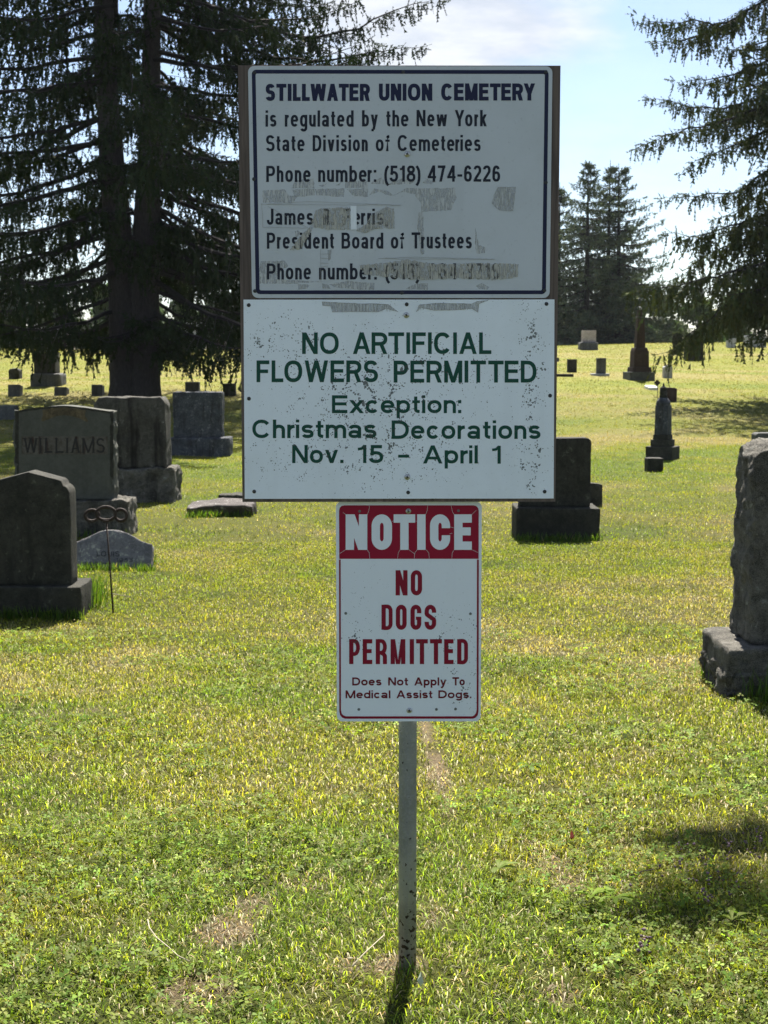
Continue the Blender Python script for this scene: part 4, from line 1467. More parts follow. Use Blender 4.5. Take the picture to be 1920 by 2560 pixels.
class Tree:
    def __init__(s, seed):
        s.r = random.Random(seed)
        s.ng = np.random.default_rng(seed)
        s.limbs = MB()
        s.P, s.D, s.L, s.Wd, s.C = [], [], [], [], []

    def twig(s, p, d, L, w, c):
        s.P.append(p)
        s.D.append(d)
        s.L.append(L)
        s.Wd.append(w)
        s.C.append(c)

    def limb(s, pts, r0, step=.22, lat=.35, hang=(.2, .6), tw=.07, bare=.18, every=.10, tone=1.0, tip_up=True, sides=5):
        r = s.r
        P = [np.array(p, float) for p in pts]
        seg = [np.linalg.norm(P[i + 1] - P[i]) for i in range(len(P) - 1)]
        L = sum(seg)
        n = max(4, int(L / step))
        cum = np.concatenate([[0], np.cumsum(seg)])
        Q = np.stack([np.interp(np.linspace(0, L, n + 1), cum, [p[a] for p in P]) for a in range(3)], 1)
        for _ in range(2):
            Q[1:-1] = (Q[:-2] + 2 * Q[1:-1] + Q[2:]) / 4
        jit = s.ng.normal(0, .03, Q.shape)
        jit[0] = 0
        Q = Q + jit
        s.limbs.tube([Vector(q) for q in Q[::2]], [max(.006, r0 * (1 - .93 * i / max(1, len(Q[::2]) - 1))) for i in range(len(Q[::2]))], sides, False)
        ph = r.uniform(0, 50)
        for i in range(1, n + 1):
            f = i / n
            if f < bare:
                continue
            clump = .55 + 1.1 * min(1, max(0, mnoise.noise(Vector((ph, i * .42, 0))) + .5))
            p = Q[i]
            fw = Q[min(i + 1, n)] - Q[i - 1]
            fw = fw / (np.linalg.norm(fw) + 1e-9)
            side = np.cross(fw, (0, 0, 1.0))
            side /= (np.linalg.norm(side) + 1e-9)
            rem = L * (1 - f)
            for sg in (-1, 1):
                if r.random() < .12:
                    continue
                l = min(1.5, lat * rem + .14) * r.uniform(.6, 1.25) * min(1, .45 + (f - bare) * 2)
                d = side * sg * r.uniform(.5, .95) + fw * r.uniform(.3, .9) + np.array((0, 0, r.uniform(-.35, .12)))
                d /= np.linalg.norm(d)
                e = p + d * l + np.array((0, 0, -.12 * l * l))
                if l > .3:
                    s.limbs.tube([Vector(p), Vector((p + e) / 2 + np.array((0, 0, .02))), Vector(e)], [.012, .008, .004], 3, False)
                k = max(1, int(l / every))
                for q in range(1, k + 1):
                    g = q / k
                    a = p + (e - p) * g
                    dn = np.array((r.gauss(0, .28), r.gauss(0, .28), -1.0)) + d * r.uniform(-.1, .5)
                    dn /= np.linalg.norm(dn)
                    c = tone * r.uniform(.6, 1.35)
                    s.twig(a, dn, r.uniform(*hang) * (.6 + .4 * (1 - g)) * clump, tw * r.uniform(.7, 1.3) * (.7 + .4 * clump), c)
                    if r.random() < .35:
                        up = d * .8 + np.array((r.gauss(0, .3), r.gauss(0, .3), r.uniform(.0, .6)))
                        up /= np.linalg.norm(up)
                        s.twig(a, up, r.uniform(.10, .22), tw * .7, c * 1.15)
                s.twig(e, d, r.uniform(.12, .26), tw * .8, tone * r.uniform(.8, 1.5))
            if r.random() < .7:
                dn = np.array((r.gauss(0, .2), r.gauss(0, .2), -1.0))
                s.twig(p, dn / np.linalg.norm(dn), r.uniform(*hang), tw, tone * r.uniform(.6, 1.2))
            if f > .55 or r.random() < .3:
                up = fw * .5 + np.array((r.gauss(0, .4), r.gauss(0, .4), r.uniform(.3, .9)))
                s.twig(p, up / np.linalg.norm(up), r.uniform(.08, .2), tw * .7, tone * r.uniform(.9, 1.5))
        s.twig(Q[-1], fw, .3, tw * .8, tone * 1.3)

    def foliage(s, root, mat, ns=5, col=(.030, .048, .017)):
        P, D = np.array(s.P), np.array(s.D)
        L, Wd, C = np.array(s.L), np.array(s.Wd), np.array(s.C)
        N = len(P)
        rg = s.ng
        ref = rg.normal(size=(N, 3))
        q1 = np.cross(D, ref)
        q1 /= (np.linalg.norm(q1, axis=1, keepdims=True) + 1e-9)
        q2 = np.cross(D, q1)
        V, K = [], []
        for i in range(ns):
            f = (i + .2) / ns
            st = (L / ns)[:, None]
            b = P + D * (L * f)[:, None]
            th = rg.uniform(0, 6.28, N)
            wdt = Wd * (1 - .45 * f)
            for sg in (1, -1):
                q = (q1 * np.cos(th)[:, None] + q2 * np.sin(th)[:, None]) * sg
                a1 = b - D * st * .35
                a2 = b + D * st * .75
                tip = b + D * st * rg.uniform(.5, 1.3, N)[:, None] + q * (wdt * rg.uniform(.6, 1.2, N))[:, None]
                V.append(np.stack([a1, a2, tip], 1))
                K.append(C)
        V = np.concatenate(V).reshape(-1, 3)
        K = np.concatenate(K)
        hue = rg.normal(0, .12, len(K))
        c = np.stack([col[0] * K * (1 + hue), col[1] * K, col[2] * K * (1 - hue)], 1)
        c = np.repeat(np.clip(c, .002, 1), 3, 0)
        Fc = np.arange(len(V)).reshape(-1, 3)
        return mesh('crown', V, Fc, mat, root, False, c)


def spruce_limb(t, base, z, az, Ln, drop, up, **k):
    """a bough that leaves the trunk, sags and lifts its tip"""
    pts = []
    for s in (0, .12, .3, .5, .7, .86, 1.0):
        zz_ = z + Ln * (-drop * math.sin(s * math.pi * .62) + up * s ** 3)
        pts.append((base[0] + math.cos(az) * Ln * s, base[1] + math.sin(az) * Ln * s, zz_))
    t.limb(pts, .035 + .006 * Ln, **k)


# --- the double spruce on the left
TY = 36.0
g0 = G(338, 1018)
g0 = Vector((W(338, 1018, TY).x, TY, float(gz(W(338, 1018, TY).x, TY))))
sp = thing('spruce_tree', 'huge dark double trunked spruce with drooping boughs at left', 'tree', g0)
T = Tree(11)
tm = MB()


def stem(xs, rs, n=16):
    pts = [W(x, y, TY) for x, y in xs]
    tm.tube(pts, [q * mpp(TY) for q in rs], n)


stem([(312, 1040), (312, 960), (309, 860), (306, 740), (300, 640), (290, 520), (279, 400), (270, 250), (262, 80), (257, -60), (250, -400), (245, -900), (242, -1400)], [48, 38, 36, 34, 35, 33, 30.5, 27, 24.5, 23, 17, 10, 3])
stem([(362, 1040), (362, 960), (362, 860), (362, 740), (364, 640), (369, 520), (373, 400), (377, 250), (379, 80), (381, -60), (385, -400), (388, -900), (388, -1500)], [48, 39, 37, 36, 36, 32, 28, 24, 21, 19.5, 14, 8, 3])
tm.build('trunk', M['bark'], sp, True)
rnd = random.Random(3)
# dead stubs on the trunk
for x, y, x2, y2 in ((345, 700, 372, 760), (355, 690, 352, 780), (370, 730, 398, 706), (335, 880, 350, 862), (268, 350, 285, 385), (330, 560, 300, 550)):
    a, b = W(x, y, TY - .38), W(x2, y2, TY - .55)
    T.limbs.tube([a, (a + b) / 2 + Vector((.03, 0, .04)), b], [.025, .018, .008], 5)
z = 2.35
xL, xR = W(300, 600, TY).x, W(366, 600, TY).x
while z < 27:
    k = 5 if z < 13 else 7
    a0 = rnd.uniform(0, 6.28)
    for i in range(k):
        az = a0 + 6.283 * i / k + rnd.uniform(-.35, .35)
        ca = math.cos(az)
        toward = -math.sin(az)        # 1 = towards the camera
        if toward > .72 and rnd.random() < (.8 if z < 10 else .3):
            continue
        Ln = (7.4 if z > 3 else 5.2) * (1 - max(0, z - 4) / 25) ** .8 * rnd.uniform(.72, 1.1)
        if Ln < .5:
            continue
        bx = xL if ca < 0 else xR
        far = z > 12.5
        drop = .22 if z < 6 else .16 if z < 12 else .05
        spruce_limb(T, (bx, TY, 0), g0.z + z + rnd.uniform(-.2, .2), az, Ln, drop * rnd.uniform(.6, 1.3), rnd.uniform(.02, .16),
                    step=.27 if not far else .55, lat=.27, hang=((.22, .90) if z < 4.5 else (.2, .78)) if not far else (.5, 1.0), tw=.058 if not far else .26,
                    bare=.16 if z < 11 else .1, every=.125 if not far else .28, sides=5)
    z += rnd.uniform(.40, .54) if z < 12.5 else .8


# short boughs that hang in front of, between and behind the two stems
for x, y, n_ in ((330, 560, 3), (395, 590, 3), (420, 640, 3), (370, 620, 3), (330, 660, 2), (390, 700, 2), (350, 430, 2), (390, 420, 3), (300, 300, 2), (385, 250, 2), (270, 190, 2), (375, 120, 2),
                 (330, 480, 2), (300, 120, 2), (330, 330, 3), (330, 200, 3), (330, 80, 3), (320, 0, 3), (395, 820, 3), (410, 870, 3), (350, 845, 2), (385, 330, 2), (265, 420, 2), (345, 250, 3)):
    p_ = W(x, y - 30, TY - .25 if n_ != 3 else TY + rnd.uniform(-.3, .5))
    for q in range(n_):
        az = rnd.uniform(-2.6, -.55) if rnd.random() < .7 else rnd.uniform(.3, 2.8)
        spruce_limb(T, (p_.x, p_.y, 0), p_.z + rnd.uniform(-.2, .2), az, rnd.uniform(.9, 2.0), rnd.uniform(.1, .35), .1, step=.2, lat=.42, hang=(.15, .6), tw=.058, bare=.05, every=.10)


def photo_limb(t, Y0, Y1, pix, r0, **k):
    n = len(pix)
    t.limb([W(x, y, Y0 + (Y1 - Y0) * i / (n - 1)) for i, (x, y) in enumerate(pix)], r0, **k)


kk = dict(step=.22, lat=.13, hang=(.15, .5), tw=.065, bare=.05, every=.11)
photo_limb(T, TY, TY - 1.5, [(385, -40), (520, 20), (690, 78), (780, 95), (878, 71), (950, 45), (1034, 9), (1097, 8)], .08, **{**kk, 'lat': .16})
photo_limb(T, TY, TY - .8, [(385, 60), (560, 110), (720, 150), (834, 152), (900, 140), (967, 122), (1052, 119)], .07, **kk)
photo_limb(T, TY, TY + .6, [(385, -120), (560, -60), (700, -10), (800, 10), (855, 25)], .07, **kk)
photo_limb(T, TY, TY + .9, [(385, 10), (560, 60), (680, 95), (745, 130)], .07, **{**kk, 'lat': .3})
T.limbs.build('bough', M['bough'], sp, False)
T.foliage(sp, M['needles'], 6, (.011, .021, .0070))

# --- the spruce leaning in from the right
RY = 38.0
rx = W(2130, 900, RY).x
g1 = Vector((rx, RY, float(gz(rx, RY))))
sp2 = thing('spruce_tree', 'big spruce reaching in from the right edge with long hanging boughs', 'tree', g1)
T = Tree(23)
MB().tube([(rx, RY, g1.z - .3), (rx, RY, g1.z + .5), (rx, RY, g1.z + 6), (rx, RY, g1.z + 14), (rx, RY, g1.z + 22)], [.75, .52, .42, .25, .04], 14).build('trunk', M['bark'], sp2, True)
kk = dict(step=.17, lat=.24, hang=(.18, .52), tw=.056, bare=.02, every=.09)
RL = [[(2130, -60), (1990, -20), (1907, 0), (1837, 48), (1780, 58), (1700, 52), (1640, 58), (1597, 42)],
      [(1837, 48), (1790, 75), (1735, 95), (1690, 105), (1640, 104)],
      [(2130, 60), (2000, 100), (1920, 105), (1850, 125), (1775, 118)],
      [(2130, 90), (2000, 130), (1920, 147), (1837, 187), (1751, 204), (1686, 205)],
      [(2130, 180), (2000, 220), (1920, 243), (1850, 262), (1794, 278), (1698, 258), (1627, 248)],
      [(2130, 200), (2000, 240), (1920, 260), (1850, 285), (1794, 304), (1725, 318), (1664, 338), (1592, 370)],
      [(2130, 250), (2010, 300), (1920, 325), (1850, 358), (1772, 386), (1714, 421)],
      [(2130, 350), (2000, 400), (1920, 430), (1880, 455), (1837, 484), (1729, 486), (1662, 492)],
      [(2130, 440), (2020, 500), (1920, 530), (1840, 560), (1729, 594), (1660, 580)],
      [(2130, 480), (2020, 540), (1920, 575), (1850, 605), (1760, 640), (1700, 690)],
      [(2130, 560), (2020, 620), (1920, 651), (1850, 672), (1707, 710), (1640, 722), (1577, 730)],
      [(2130, 600), (2020, 660), (1920, 700), (1840, 745), (1780, 790), (1720, 840), (1680, 880), (1642, 888)],
      [(2130, 640), (2020, 700), (1940, 740), (1860, 780), (1800, 830)],
      [(2130, 560), (2030, 640), (1960, 700), (1880, 730), (1790, 745)],
      [(2130, 680), (2050, 740), (1970, 790), (1900, 830), (1850, 860)],
      [(2130, 380), (2010, 440), (1930, 470), (1860, 520), (1790, 545)],
      [(2130, 140), (2010, 190), (1940, 200), (1880, 215), (1800, 225)]]
for i, p in enumerate(RL):
    lowk = i >= 8
    k = {**kk, 'hang': (.25, .95) if lowk else (.15, .6), 'lat': .28 if lowk else .22, 'tone': 1.35}
    photo_limb(T, RY, RY + rnd.uniform(-2.4, 1.6), p, .06, **k)
z = 2.4
while z < 23:
    a0 = rnd.uniform(0, 6.28)
    for i in range(7):
        az = a0 + 6.283 * i / 7 + rnd.uniform(-.3, .3)
        Ln = 5.6 * (1 - max(0, z - 4) / 21) ** .8 * rnd.uniform(.7, 1.05)
        if Ln < .5:
            continue
        if math.cos(az) < -.55 and z < 11:
            Ln *= .62
        spruce_limb(T, (rx, RY, 0), g1.z + z, az, Ln, rnd.uniform(.15, .3) if z < 8 else .08, rnd.uniform(.02, .12),
                    step=.32 if z < 9 else .55, lat=.3, hang=(.25, .8), tw=.066 if z < 9 else .24, bare=.10, every=.15 if z < 9 else .28, tone=1.15)
    z += .55 if z < 10 else .85
T.limbs.build('bough', M['bough'], sp2, False)
T.foliage(sp2, M['needles'], 6, (.026, .035, .014))


# --- far spruces behind the crest
def far_spruce(px, pyt, Y, rad, label, seed, tone=1.0, low=.05, dens=.44, col=(.050, .068, .048), group='far spruces beyond the crest'):
    x = W(px, 860, Y).x
    gz_ = float(gz(x, Y))
    zt = W(px, pyt, Y).z
    H = zt - gz_
    o = thing('spruce_tree', label, 'tree', (x, Y, gz_), group)
    t = Tree(seed)
    r = t.r
    t.limbs.tube([(x, Y, gz_ - .2), (x, Y, gz_ + H * .5), (x + r.uniform(-.1, .1), Y, zt)], [.02 * H, .012 * H, .012], 7)
    z = H * low
    while z < H * .985:
        fr = z / H
        for i in range(6 if fr < .6 else 5):
            az = r.uniform(0, 6.28)
            Ln = rad * min(1, 1.40 * (1 - fr) ** .95) * r.uniform(.55, 1.12) + .06
            k = dict(step=.27, lat=.26, hang=(.10, .40), tw=.11, bare=.04, every=.17, tone=tone, sides=3)
            dr, up = (.16, .10) if fr < .55 else (.02, .16)
            spruce_limb(t, (x, Y, 0), gz_ + z, az, Ln, dr, up + .2 * max(0, fr - .5), **k)
        z += dens * r.uniform(.8, 1.2)
    t.limbs.build('trunk', M['bough'], o, False)
    t.foliage(o, M['needles'], 4, col)


far_spruce(1465, 408, 80, 3.4, 'left pointed top of the far spruce clump right of the board', 41)
far_spruce(1517, 400, 82, 3.4, 'tallest middle spruce of the far clump right of the board', 42)
far_spruce(1543, 408, 81, 4.3, 'right hand spruce of the far clump, boughs reaching right', 43)
far_spruce(1395, 455, 84, 2.8, 'far spruce half hidden by right edge of the board', 44)
far_spruce(60, 500, 86, 3.0, 'bluish far spruce behind the double trunk, at far left', 45, .9)
far_spruce(165, 600, 82, 2.4, 'shorter far spruce just left of the double trunk', 46, .9)
far_spruce(-40, 520, 84, 3.0, 'far spruce cut by the left edge of the view', 47, .9)
far_spruce(560, 560, 88, 2.6, 'far spruce between double trunk and board', 48, 1.1)


# --- leafy trees and shrubs behind the crest
def leafy(px, pyt, Y, wpx, label, seed, col=(.05, .085, .03), n=5200, leaf=.16, name='leafy_tree', group='leafy trees beyond the crest', cat='tree', low=.05):
    x = W(px, 860, Y).x
    gb = float(gz(x, Y))
    H = W(px, pyt, Y).z - gb
    wd = wpx * mpp(Y) / 2
    o = thing(name, label, cat, (x, Y, gb), group)
    rg = np.random.default_rng(seed)
    mb = MB().tube([(x, Y, gb - .2), (x + .1, Y, gb + H * .4), (x, Y, gb + H * .8)], [.035 * H, .025 * H, .008 * H], 7)
    blobs = []
    for i in range(14):
        a, f = rg.uniform(0, 6.28), rg.uniform(low + .1, .88)
        rr = wd * .65 * math.sin(math.pi * min(1, f * .9 + .12)) ** .6
        q = rg.uniform(.2, 1)
        c = np.array((x + rr * q * math.cos(a), Y + rr * q * math.sin(a), gb + H * f))
        blobs.append((c, wd * rg.uniform(.28, .5), H * rg.uniform(.09, .17)))
        mb.tube([(x, Y, gb + H * f * .6), tuple(c)], [.012 * H, .003 * H], 4, False)
    mb.build('trunk', M['bark'], o, True)
    per = n // 14
    Vs, Cs = [], []
    for c, rx_, rz_ in blobs:
        d = rg.normal(size=(per, 3))
        d /= np.linalg.norm(d, axis=1, keepdims=True)
        rad = rg.uniform(.45, 1.08, (per, 1))
        p = c + d * rad * np.array((rx_, rx_, rz_))
        a = rg.normal(size=(per, 3))
        b = np.cross(a, rg.normal(size=(per, 3)))
        a *= leaf * rg.uniform(.5, 1.2, (per, 1)) / np.linalg.norm(a, axis=1, keepdims=True)
        b *= leaf * .6 / np.linalg.norm(b, axis=1, keepdims=True)
        Vs.append(np.stack([p - a, p + b, p + a, p - b], 1))
        Cs.append(rg.uniform(.6, 1.5, per))
    V = np.concatenate(Vs).reshape(-1, 3)
    K = np.concatenate(Cs)
    c = np.repeat(np.stack([col[0] * K * rg.uniform(.85, 1.2, len(K)), col[1] * K, col[2] * K], 1), 4, 0)
    mesh('crown', V, np.arange(len(V)).reshape(-1, 4), M['leaves'], o, False, c)


for i, (px_, t_, Y_, w_, lb, c_) in enumerate((
        (455, 640, 92, 150, 'light green leafy tree seen between double trunk and far spruce', (.07, .11, .045)),
        (630, 640, 95, 190, 'leafy tree standing behind left edge of the board', (.06, .095, .04)),
        (270, 700, 90, 130, 'rounded leafy tree behind the double trunk', (.05, .085, .035)),
        (30, 730, 88, 200, 'dark bushy tree at far left on the crest', (.035, .06, .028)),
        (160, 745, 86, 130, 'bushy tree behind the pillar monument', (.04, .07, .03)),
        (380, 740, 96, 150, 'grey green low tree right behind the trunk', (.055, .085, .05)),
        (545, 740, 90, 130, 'low dark leafy tree left of the board', (.04, .065, .03)),
        (1655, 735, 92, 150, 'pale leafy tree behind the obelisk', (.06, .09, .05)),
        (1600, 780, 86, 110, 'low dark bush left of the obelisk tip', (.035, .06, .03)),
        (1745, 740, 90, 150, 'leafy tree behind the right hand twigs', (.045, .075, .035)),
        (1850, 715, 94, 190, 'wide leafy tree behind the right spruce', (.045, .075, .035)),
        (1950, 735, 90, 170, 'leafy tree cut by right edge of the view', (.04, .07, .03)),
        (1420, 770, 90, 130, 'low leafy tree at foot of the far spruce clump', (.06, .095, .05)),
        (740, 655, 92, 200, 'leafy tree hidden behind the board, left part', (.06, .09, .04)),
        (900, 690, 95, 210, 'leafy tree hidden behind the middle of the board', (.05, .085, .035)),
        (1060, 660, 93, 200, 'tall leafy tree hidden behind the board, right of middle', (.055, .09, .04)),
        (1230, 700, 94, 210, 'leafy tree hidden behind right part of the board', (.05, .08, .04)),
        (1340, 760, 90, 120, 'low leafy tree hidden by the right edge of the board', (.045, .075, .04)),
        (1510, 790, 93, 150, 'grey green undergrowth tree under the far spruce clump', (.055, .085, .05)))):
    leafy(px_, t_, Y_, w_, lb, 100 + i, c_)
leafy(1697, 822, 58, 42, 'dark dense upright evergreen shrub right of the obelisk', 130, (.018, .028, .012), 2600, .09, 'evergreen_shrub', None, 'shrub', .0)


# ------------------------------------------------------------------ ground, grass, clover
BARE = [(1000, 2415, 70, 34, 1.0), (560, 2335, 75, 40, .95), (485, 2480, 90, 45, .8), (630, 2270, 60, 30, .6), (1062, 1815, 20, 26, 1.), (1072, 1850, 24, 26, 1.), (1084, 1895, 27, 28, 1.), (1094, 1940, 28, 28, 1.), (1102, 1975, 26, 24, .9), (1125, 2030, 26, 22, .5),
        (1385, 2170, 50, 28, .7), (1420, 2215, 45, 26, .7), (1400, 2490, 50, 26, .7), (760, 2205, 70, 26, .5), (1075, 2300, 30, 40, .5), (100, 1785, 60, 10, .5), (230, 1775, 40, 8, .5),
        (880, 2420, 80, 30, .6), (1330, 2120, 30, 20, .5)]
BARE = [(G(x, y), G(x + rx_, y).x - G(x, y).x, max(.02, (G(x, y - ry_).y - G(x, y + ry_).y) / 2), a) for x, y, rx_, ry_, a in BARE]


def bare(X, Y):
    m = np.zeros_like(X)
    wob = (fbm(X * 6, Y * 6, 3) - .5) * 1.5
    for c, a, b, k in BARE:
        d = ((X - c.x) / a) ** 2 + ((Y - c.y) / b) ** 2 + wob
        m = np.maximum(m, k * np.clip(1.4 - d, 0, 1))
    return m


def lawn(X, Y):
    """natural colour of the sward: lush, yellow-green, straw; more bleached up the hill"""
    dry = fbm(X * .55 + 9, Y * .55 + 2, 4)
    dry2 = fbm(X * 2.1 + 1, Y * 2.1 + 7, 3)
    band = fbm(X * .10 + 4, Y * .9 + 3, 3)
    hill = np.clip((Y - 27) / 8, 0, 1)
    s = dry * .65 + dry2 * .35
    s = s * (1 - .55 * hill) + band * .55 * hill + .06 * hill
    # a worn, sun-bleached tract across the middle of the near lawn, and a dry strip along the foot of the hill
    p = G(620, 2010)
    s = s + .13 * np.exp(-(((X - p.x) / .75) ** 2 + ((Y - p.y) / .42) ** 2))
    s = s + .10 * np.exp(-(((X - .6) / 1.4) ** 2 + ((Y - 9.0) / .7) ** 2))
    p2 = G(1550, 1100)
    s = s + .17 * np.exp(-((Y - p2.y) / .9) ** 2) * np.clip((X + 1) / 2, 0, 1)
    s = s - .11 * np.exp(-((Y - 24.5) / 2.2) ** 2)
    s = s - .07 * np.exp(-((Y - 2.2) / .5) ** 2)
    lush = np.clip((.50 - s) / .16, 0, 1)[:, None]
    straw = np.clip((s - .54) / .16, 0, 1)[:, None]
    c = np.array((.210, .238, .029)) * (1 - lush) + np.array((.142, .205, .026)) * lush
    c = c * (1 - straw) + np.array((.30, .265, .10)) * straw
    hl = hill[:, None]
    c = c * (1 - .75 * hl) + (c * .45 + np.array((.075, .072, .028))) * .75 * hl
    return c, s


def fan_grid():
    ys = np.concatenate([np.linspace(-40, 1.4, 16), np.geomspace(1.6, 30, 260), np.linspace(30.3, 75, 130), np.geomspace(76, 215, 30)])
    u = np.linspace(-1, 1, 181)
    u = np.sign(u) * (.25 * np.abs(u) + .75 * np.abs(u) ** 3)
    Yg, Ug = np.meshgrid(ys, u, indexing='ij')
    Xg = Ug * (9 + 1.1 * np.abs(Yg))
    return Xg, Yg


Xg, Yg = fan_grid()
Zg = gz(Xg, Yg)
ny_, nx_ = Xg.shape
ii = np.arange(ny_ * nx_).reshape(ny_, nx_)
Fq = np.stack([ii[:-1, :-1], ii[:-1, 1:], ii[1:, 1:], ii[1:, :-1]], -1).reshape(-1, 4)
gc, gs = lawn(Xg.ravel(), Yg.ravel())
gb_ = bare(Xg.ravel(), Yg.ravel())[:, None]
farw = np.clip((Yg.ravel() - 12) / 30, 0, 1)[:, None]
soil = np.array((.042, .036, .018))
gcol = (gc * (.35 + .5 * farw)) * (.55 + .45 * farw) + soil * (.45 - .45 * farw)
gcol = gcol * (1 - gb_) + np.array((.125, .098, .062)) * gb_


def ground_mat():
    m, nt, out = new_mat('turf floor')
    at = node(nt, 'ShaderNodeAttribute', dict(attribute_name='tint'))
    pos = node(nt, 'ShaderNodeNewGeometry').outputs['Position']
    a = node(nt, 'ShaderNodeTexNoise', Vector=pos, Scale=70.0, Detail=6.0, Roughness=.75)
    b = node(nt, 'ShaderNodeTexNoise', Vector=pos, Scale=6.0, Detail=6.0, Roughness=.7)
    col = mixc(nt, 1.0, at.outputs['Color'], mixc(nt, smooth(nt, a.outputs[0], .3, .7), (.55, .55, .55), (1.35, 1.3, 1.25)), 'MULTIPLY')
    col = mixc(nt, 1.0, col, mixc(nt, smooth(nt, b.outputs[0], .3, .7), (.78, .8, .8), (1.2, 1.18, 1.1)), 'MULTIPLY')
    bp = node(nt, 'ShaderNodeBump', Height=a.outputs[0], Strength=.8, Distance=.02)
    principled(nt, out, Base_Color=col, Roughness=.95, Normal=bp.outputs[0], Specular_IOR_Level=.1)
    return m


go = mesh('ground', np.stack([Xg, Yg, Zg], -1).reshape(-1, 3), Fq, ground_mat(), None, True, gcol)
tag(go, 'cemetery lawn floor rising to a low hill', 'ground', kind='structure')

M['grass'] = leaf_mat('grass blades', .55, (1.40, 1.30, .52), .018, .42)


def scatter(y0, y1, dens, margin, seed):
    rg = np.random.default_rng(seed)
    hw = lambda y: .272 * y + margin
    area = (y1 - y0) * (hw(y0) + hw(y1))
    n = int(area * dens)
    Y = rg.uniform(y0, y1, n * 2)
    keep = rg.uniform(0, hw(y1), n * 2) < hw(Y)
    Y = Y[keep][:n]
    X = rg.uniform(-1, 1, len(Y)) * hw(Y)
    return X, Y, rg


def blades(y0, y1, dens, margin, seed, hgt, wid, five=True, lean=(.25, 1.15)):
    X, Y, rg = scatter(y0, y1, dens, margin, seed)
    # sward grows in tufts
    tuft = fbm(X * 9, Y * 9, 2) if y0 < 10 else fbm(X * 2, Y * 2, 2)
    br = bare(X, Y)
    keep = (rg.random(len(X)) < .35 + 1.2 * (tuft - .25)) & (rg.random(len(X)) > br * .94)
    X, Y = X[keep], Y[keep]
    return make_blades(X, Y, rg, hgt, wid, five, lean)


def make_blades(X, Y, rg, hgt, wid, five=True, lean=(.25, 1.15), tint=None, az=None):
    n = len(X)
    Z = gz(X, Y) - .004
    c, s = lawn(X, Y)
    if tint is not None:
        c = np.tile(np.array(tint), (n, 1))
    deadp = np.clip(.03 + .60 * (s - .43) * 2.2, .02, .55) if tint is None else np.full(n, .05)
    dead = rg.random(n) < deadp
    c = c * np.exp(-.14 + rg.normal(0, 1, (n, 1)) * np.clip(.58 - .045 * (Y[:, None] - 4), .2, .58)) * (1 - .28 * np.clip((Y[:, None] - 20) / 20, 0, 1)) * np.stack([rg.uniform(.82, 1.2, n), np.ones(n), rg.uniform(.7, 1.3, n)], 1)
    dc = np.array((.34, .30, .185)) * rg.uniform(.35, 1.3, (n, 1)) * np.stack([rg.uniform(.9, 1.08, n), np.ones(n), rg.uniform(.75, 1.25, n)], 1)
    c = np.where(dead[:, None], dc, c)
    a = rg.uniform(0, 6.283, n) if az is None else az
    ln = rg.uniform(*lean, n)
    ln = np.where(dead, np.clip(ln + .35, 0, 1.45), ln)
    h = rg.uniform(*hgt, n)
    w = rg.uniform(*wid, n)
    dx_, dy_ = np.cos(a), np.sin(a)
    px_, py_ = -dy_, dx_
    b = np.stack([X, Y, Z], 1)
    side = np.stack([px_, py_, np.zeros(n)], 1) * w[:, None] / 2
    d1 = np.stack([dx_ * np.sin(ln * .6), dy_ * np.sin(ln * .6), np.cos(ln * .6)], 1) * (h * .5)[:, None]
    l2 = np.clip(ln * 1.45, 0, 1.9)
    d2 = np.stack([dx_ * np.sin(l2), dy_ * np.sin(l2), np.cos(l2)], 1) * (h * .5)[:, None]
    if five:
        m = b + d1
        V = np.stack([b - side, b + side, m + side * .8, m - side * .8, m + d2], 1).reshape(-1, 3)
        k = 5
        i0 = np.arange(n)[:, None] * 5
        T3 = np.concatenate([i0 + np.array((0, 1, 2)), i0 + np.array((0, 2, 3)), i0 + np.array((3, 2, 4))], 0)
    else:
        V = np.stack([b - side, b + side, b + d1 + d2], 1).reshape(-1, 3)
        k = 3
        T3 = np.arange(n * 3).reshape(-1, 3)
    return V, T3, np.repeat(c, k, 0)


def join(parts):
    Vs, Fs, Cs, k = [], [], [], 0
    for V, T3, c in parts:
        Vs.append(V)
        Fs.append(T3 + k)
        Cs.append(c)
        k += len(V)
    return np.concatenate(Vs), np.concatenate(Fs), np.concatenate(Cs)


parts = [blades(2.0, 4.2, 25000, 1.2, 1, (.014, .050), (.0018, .0036), lean=(.4, 1.45)),
         blades(4.2, 7.5, 11000, 1.3, 2, (.016, .050), (.0026, .005), lean=(.4, 1.4)),
         blades(7.5, 14, 5600, 1.5, 3, (.018, .050), (.0036, .0066), lean=(.4, 1.4)),
         blades(14, 30, 1000, 2.0, 4, (.025, .055), (.008, .015), False, lean=(.4, 1.35)),
         blades(30, 69, 220, 3.0, 5, (.03, .06), (.018, .034), False, lean=(.4, 1.35))]
for y0_, y1_, d_, sd_, w_ in ((2.15, 4.2, 2000, 91, (.0016, .0032)), (4.2, 8, 1000, 92, (.0024, .0045))):
    X, Y, rg = scatter(y0_, y1_, d_, .5, sd_)
    parts.append(make_blades(X, Y, rg, (.02, .06), w_, True, (1.25, 1.55), (.30, .26, .14)))
X, Y, rg = scatter(2.15, 5.0, 9000, .4, 95)
kp = bare(X, Y) > rg.uniform(.15, .9, len(X))
parts.append(make_blades(X[kp], Y[kp], rg, (.015, .06), (.0014, .003), True, (1.2, 1.56), (.23, .185, .12)))
# longer uncut grass against stones and post
rg = np.random.default_rng(77)


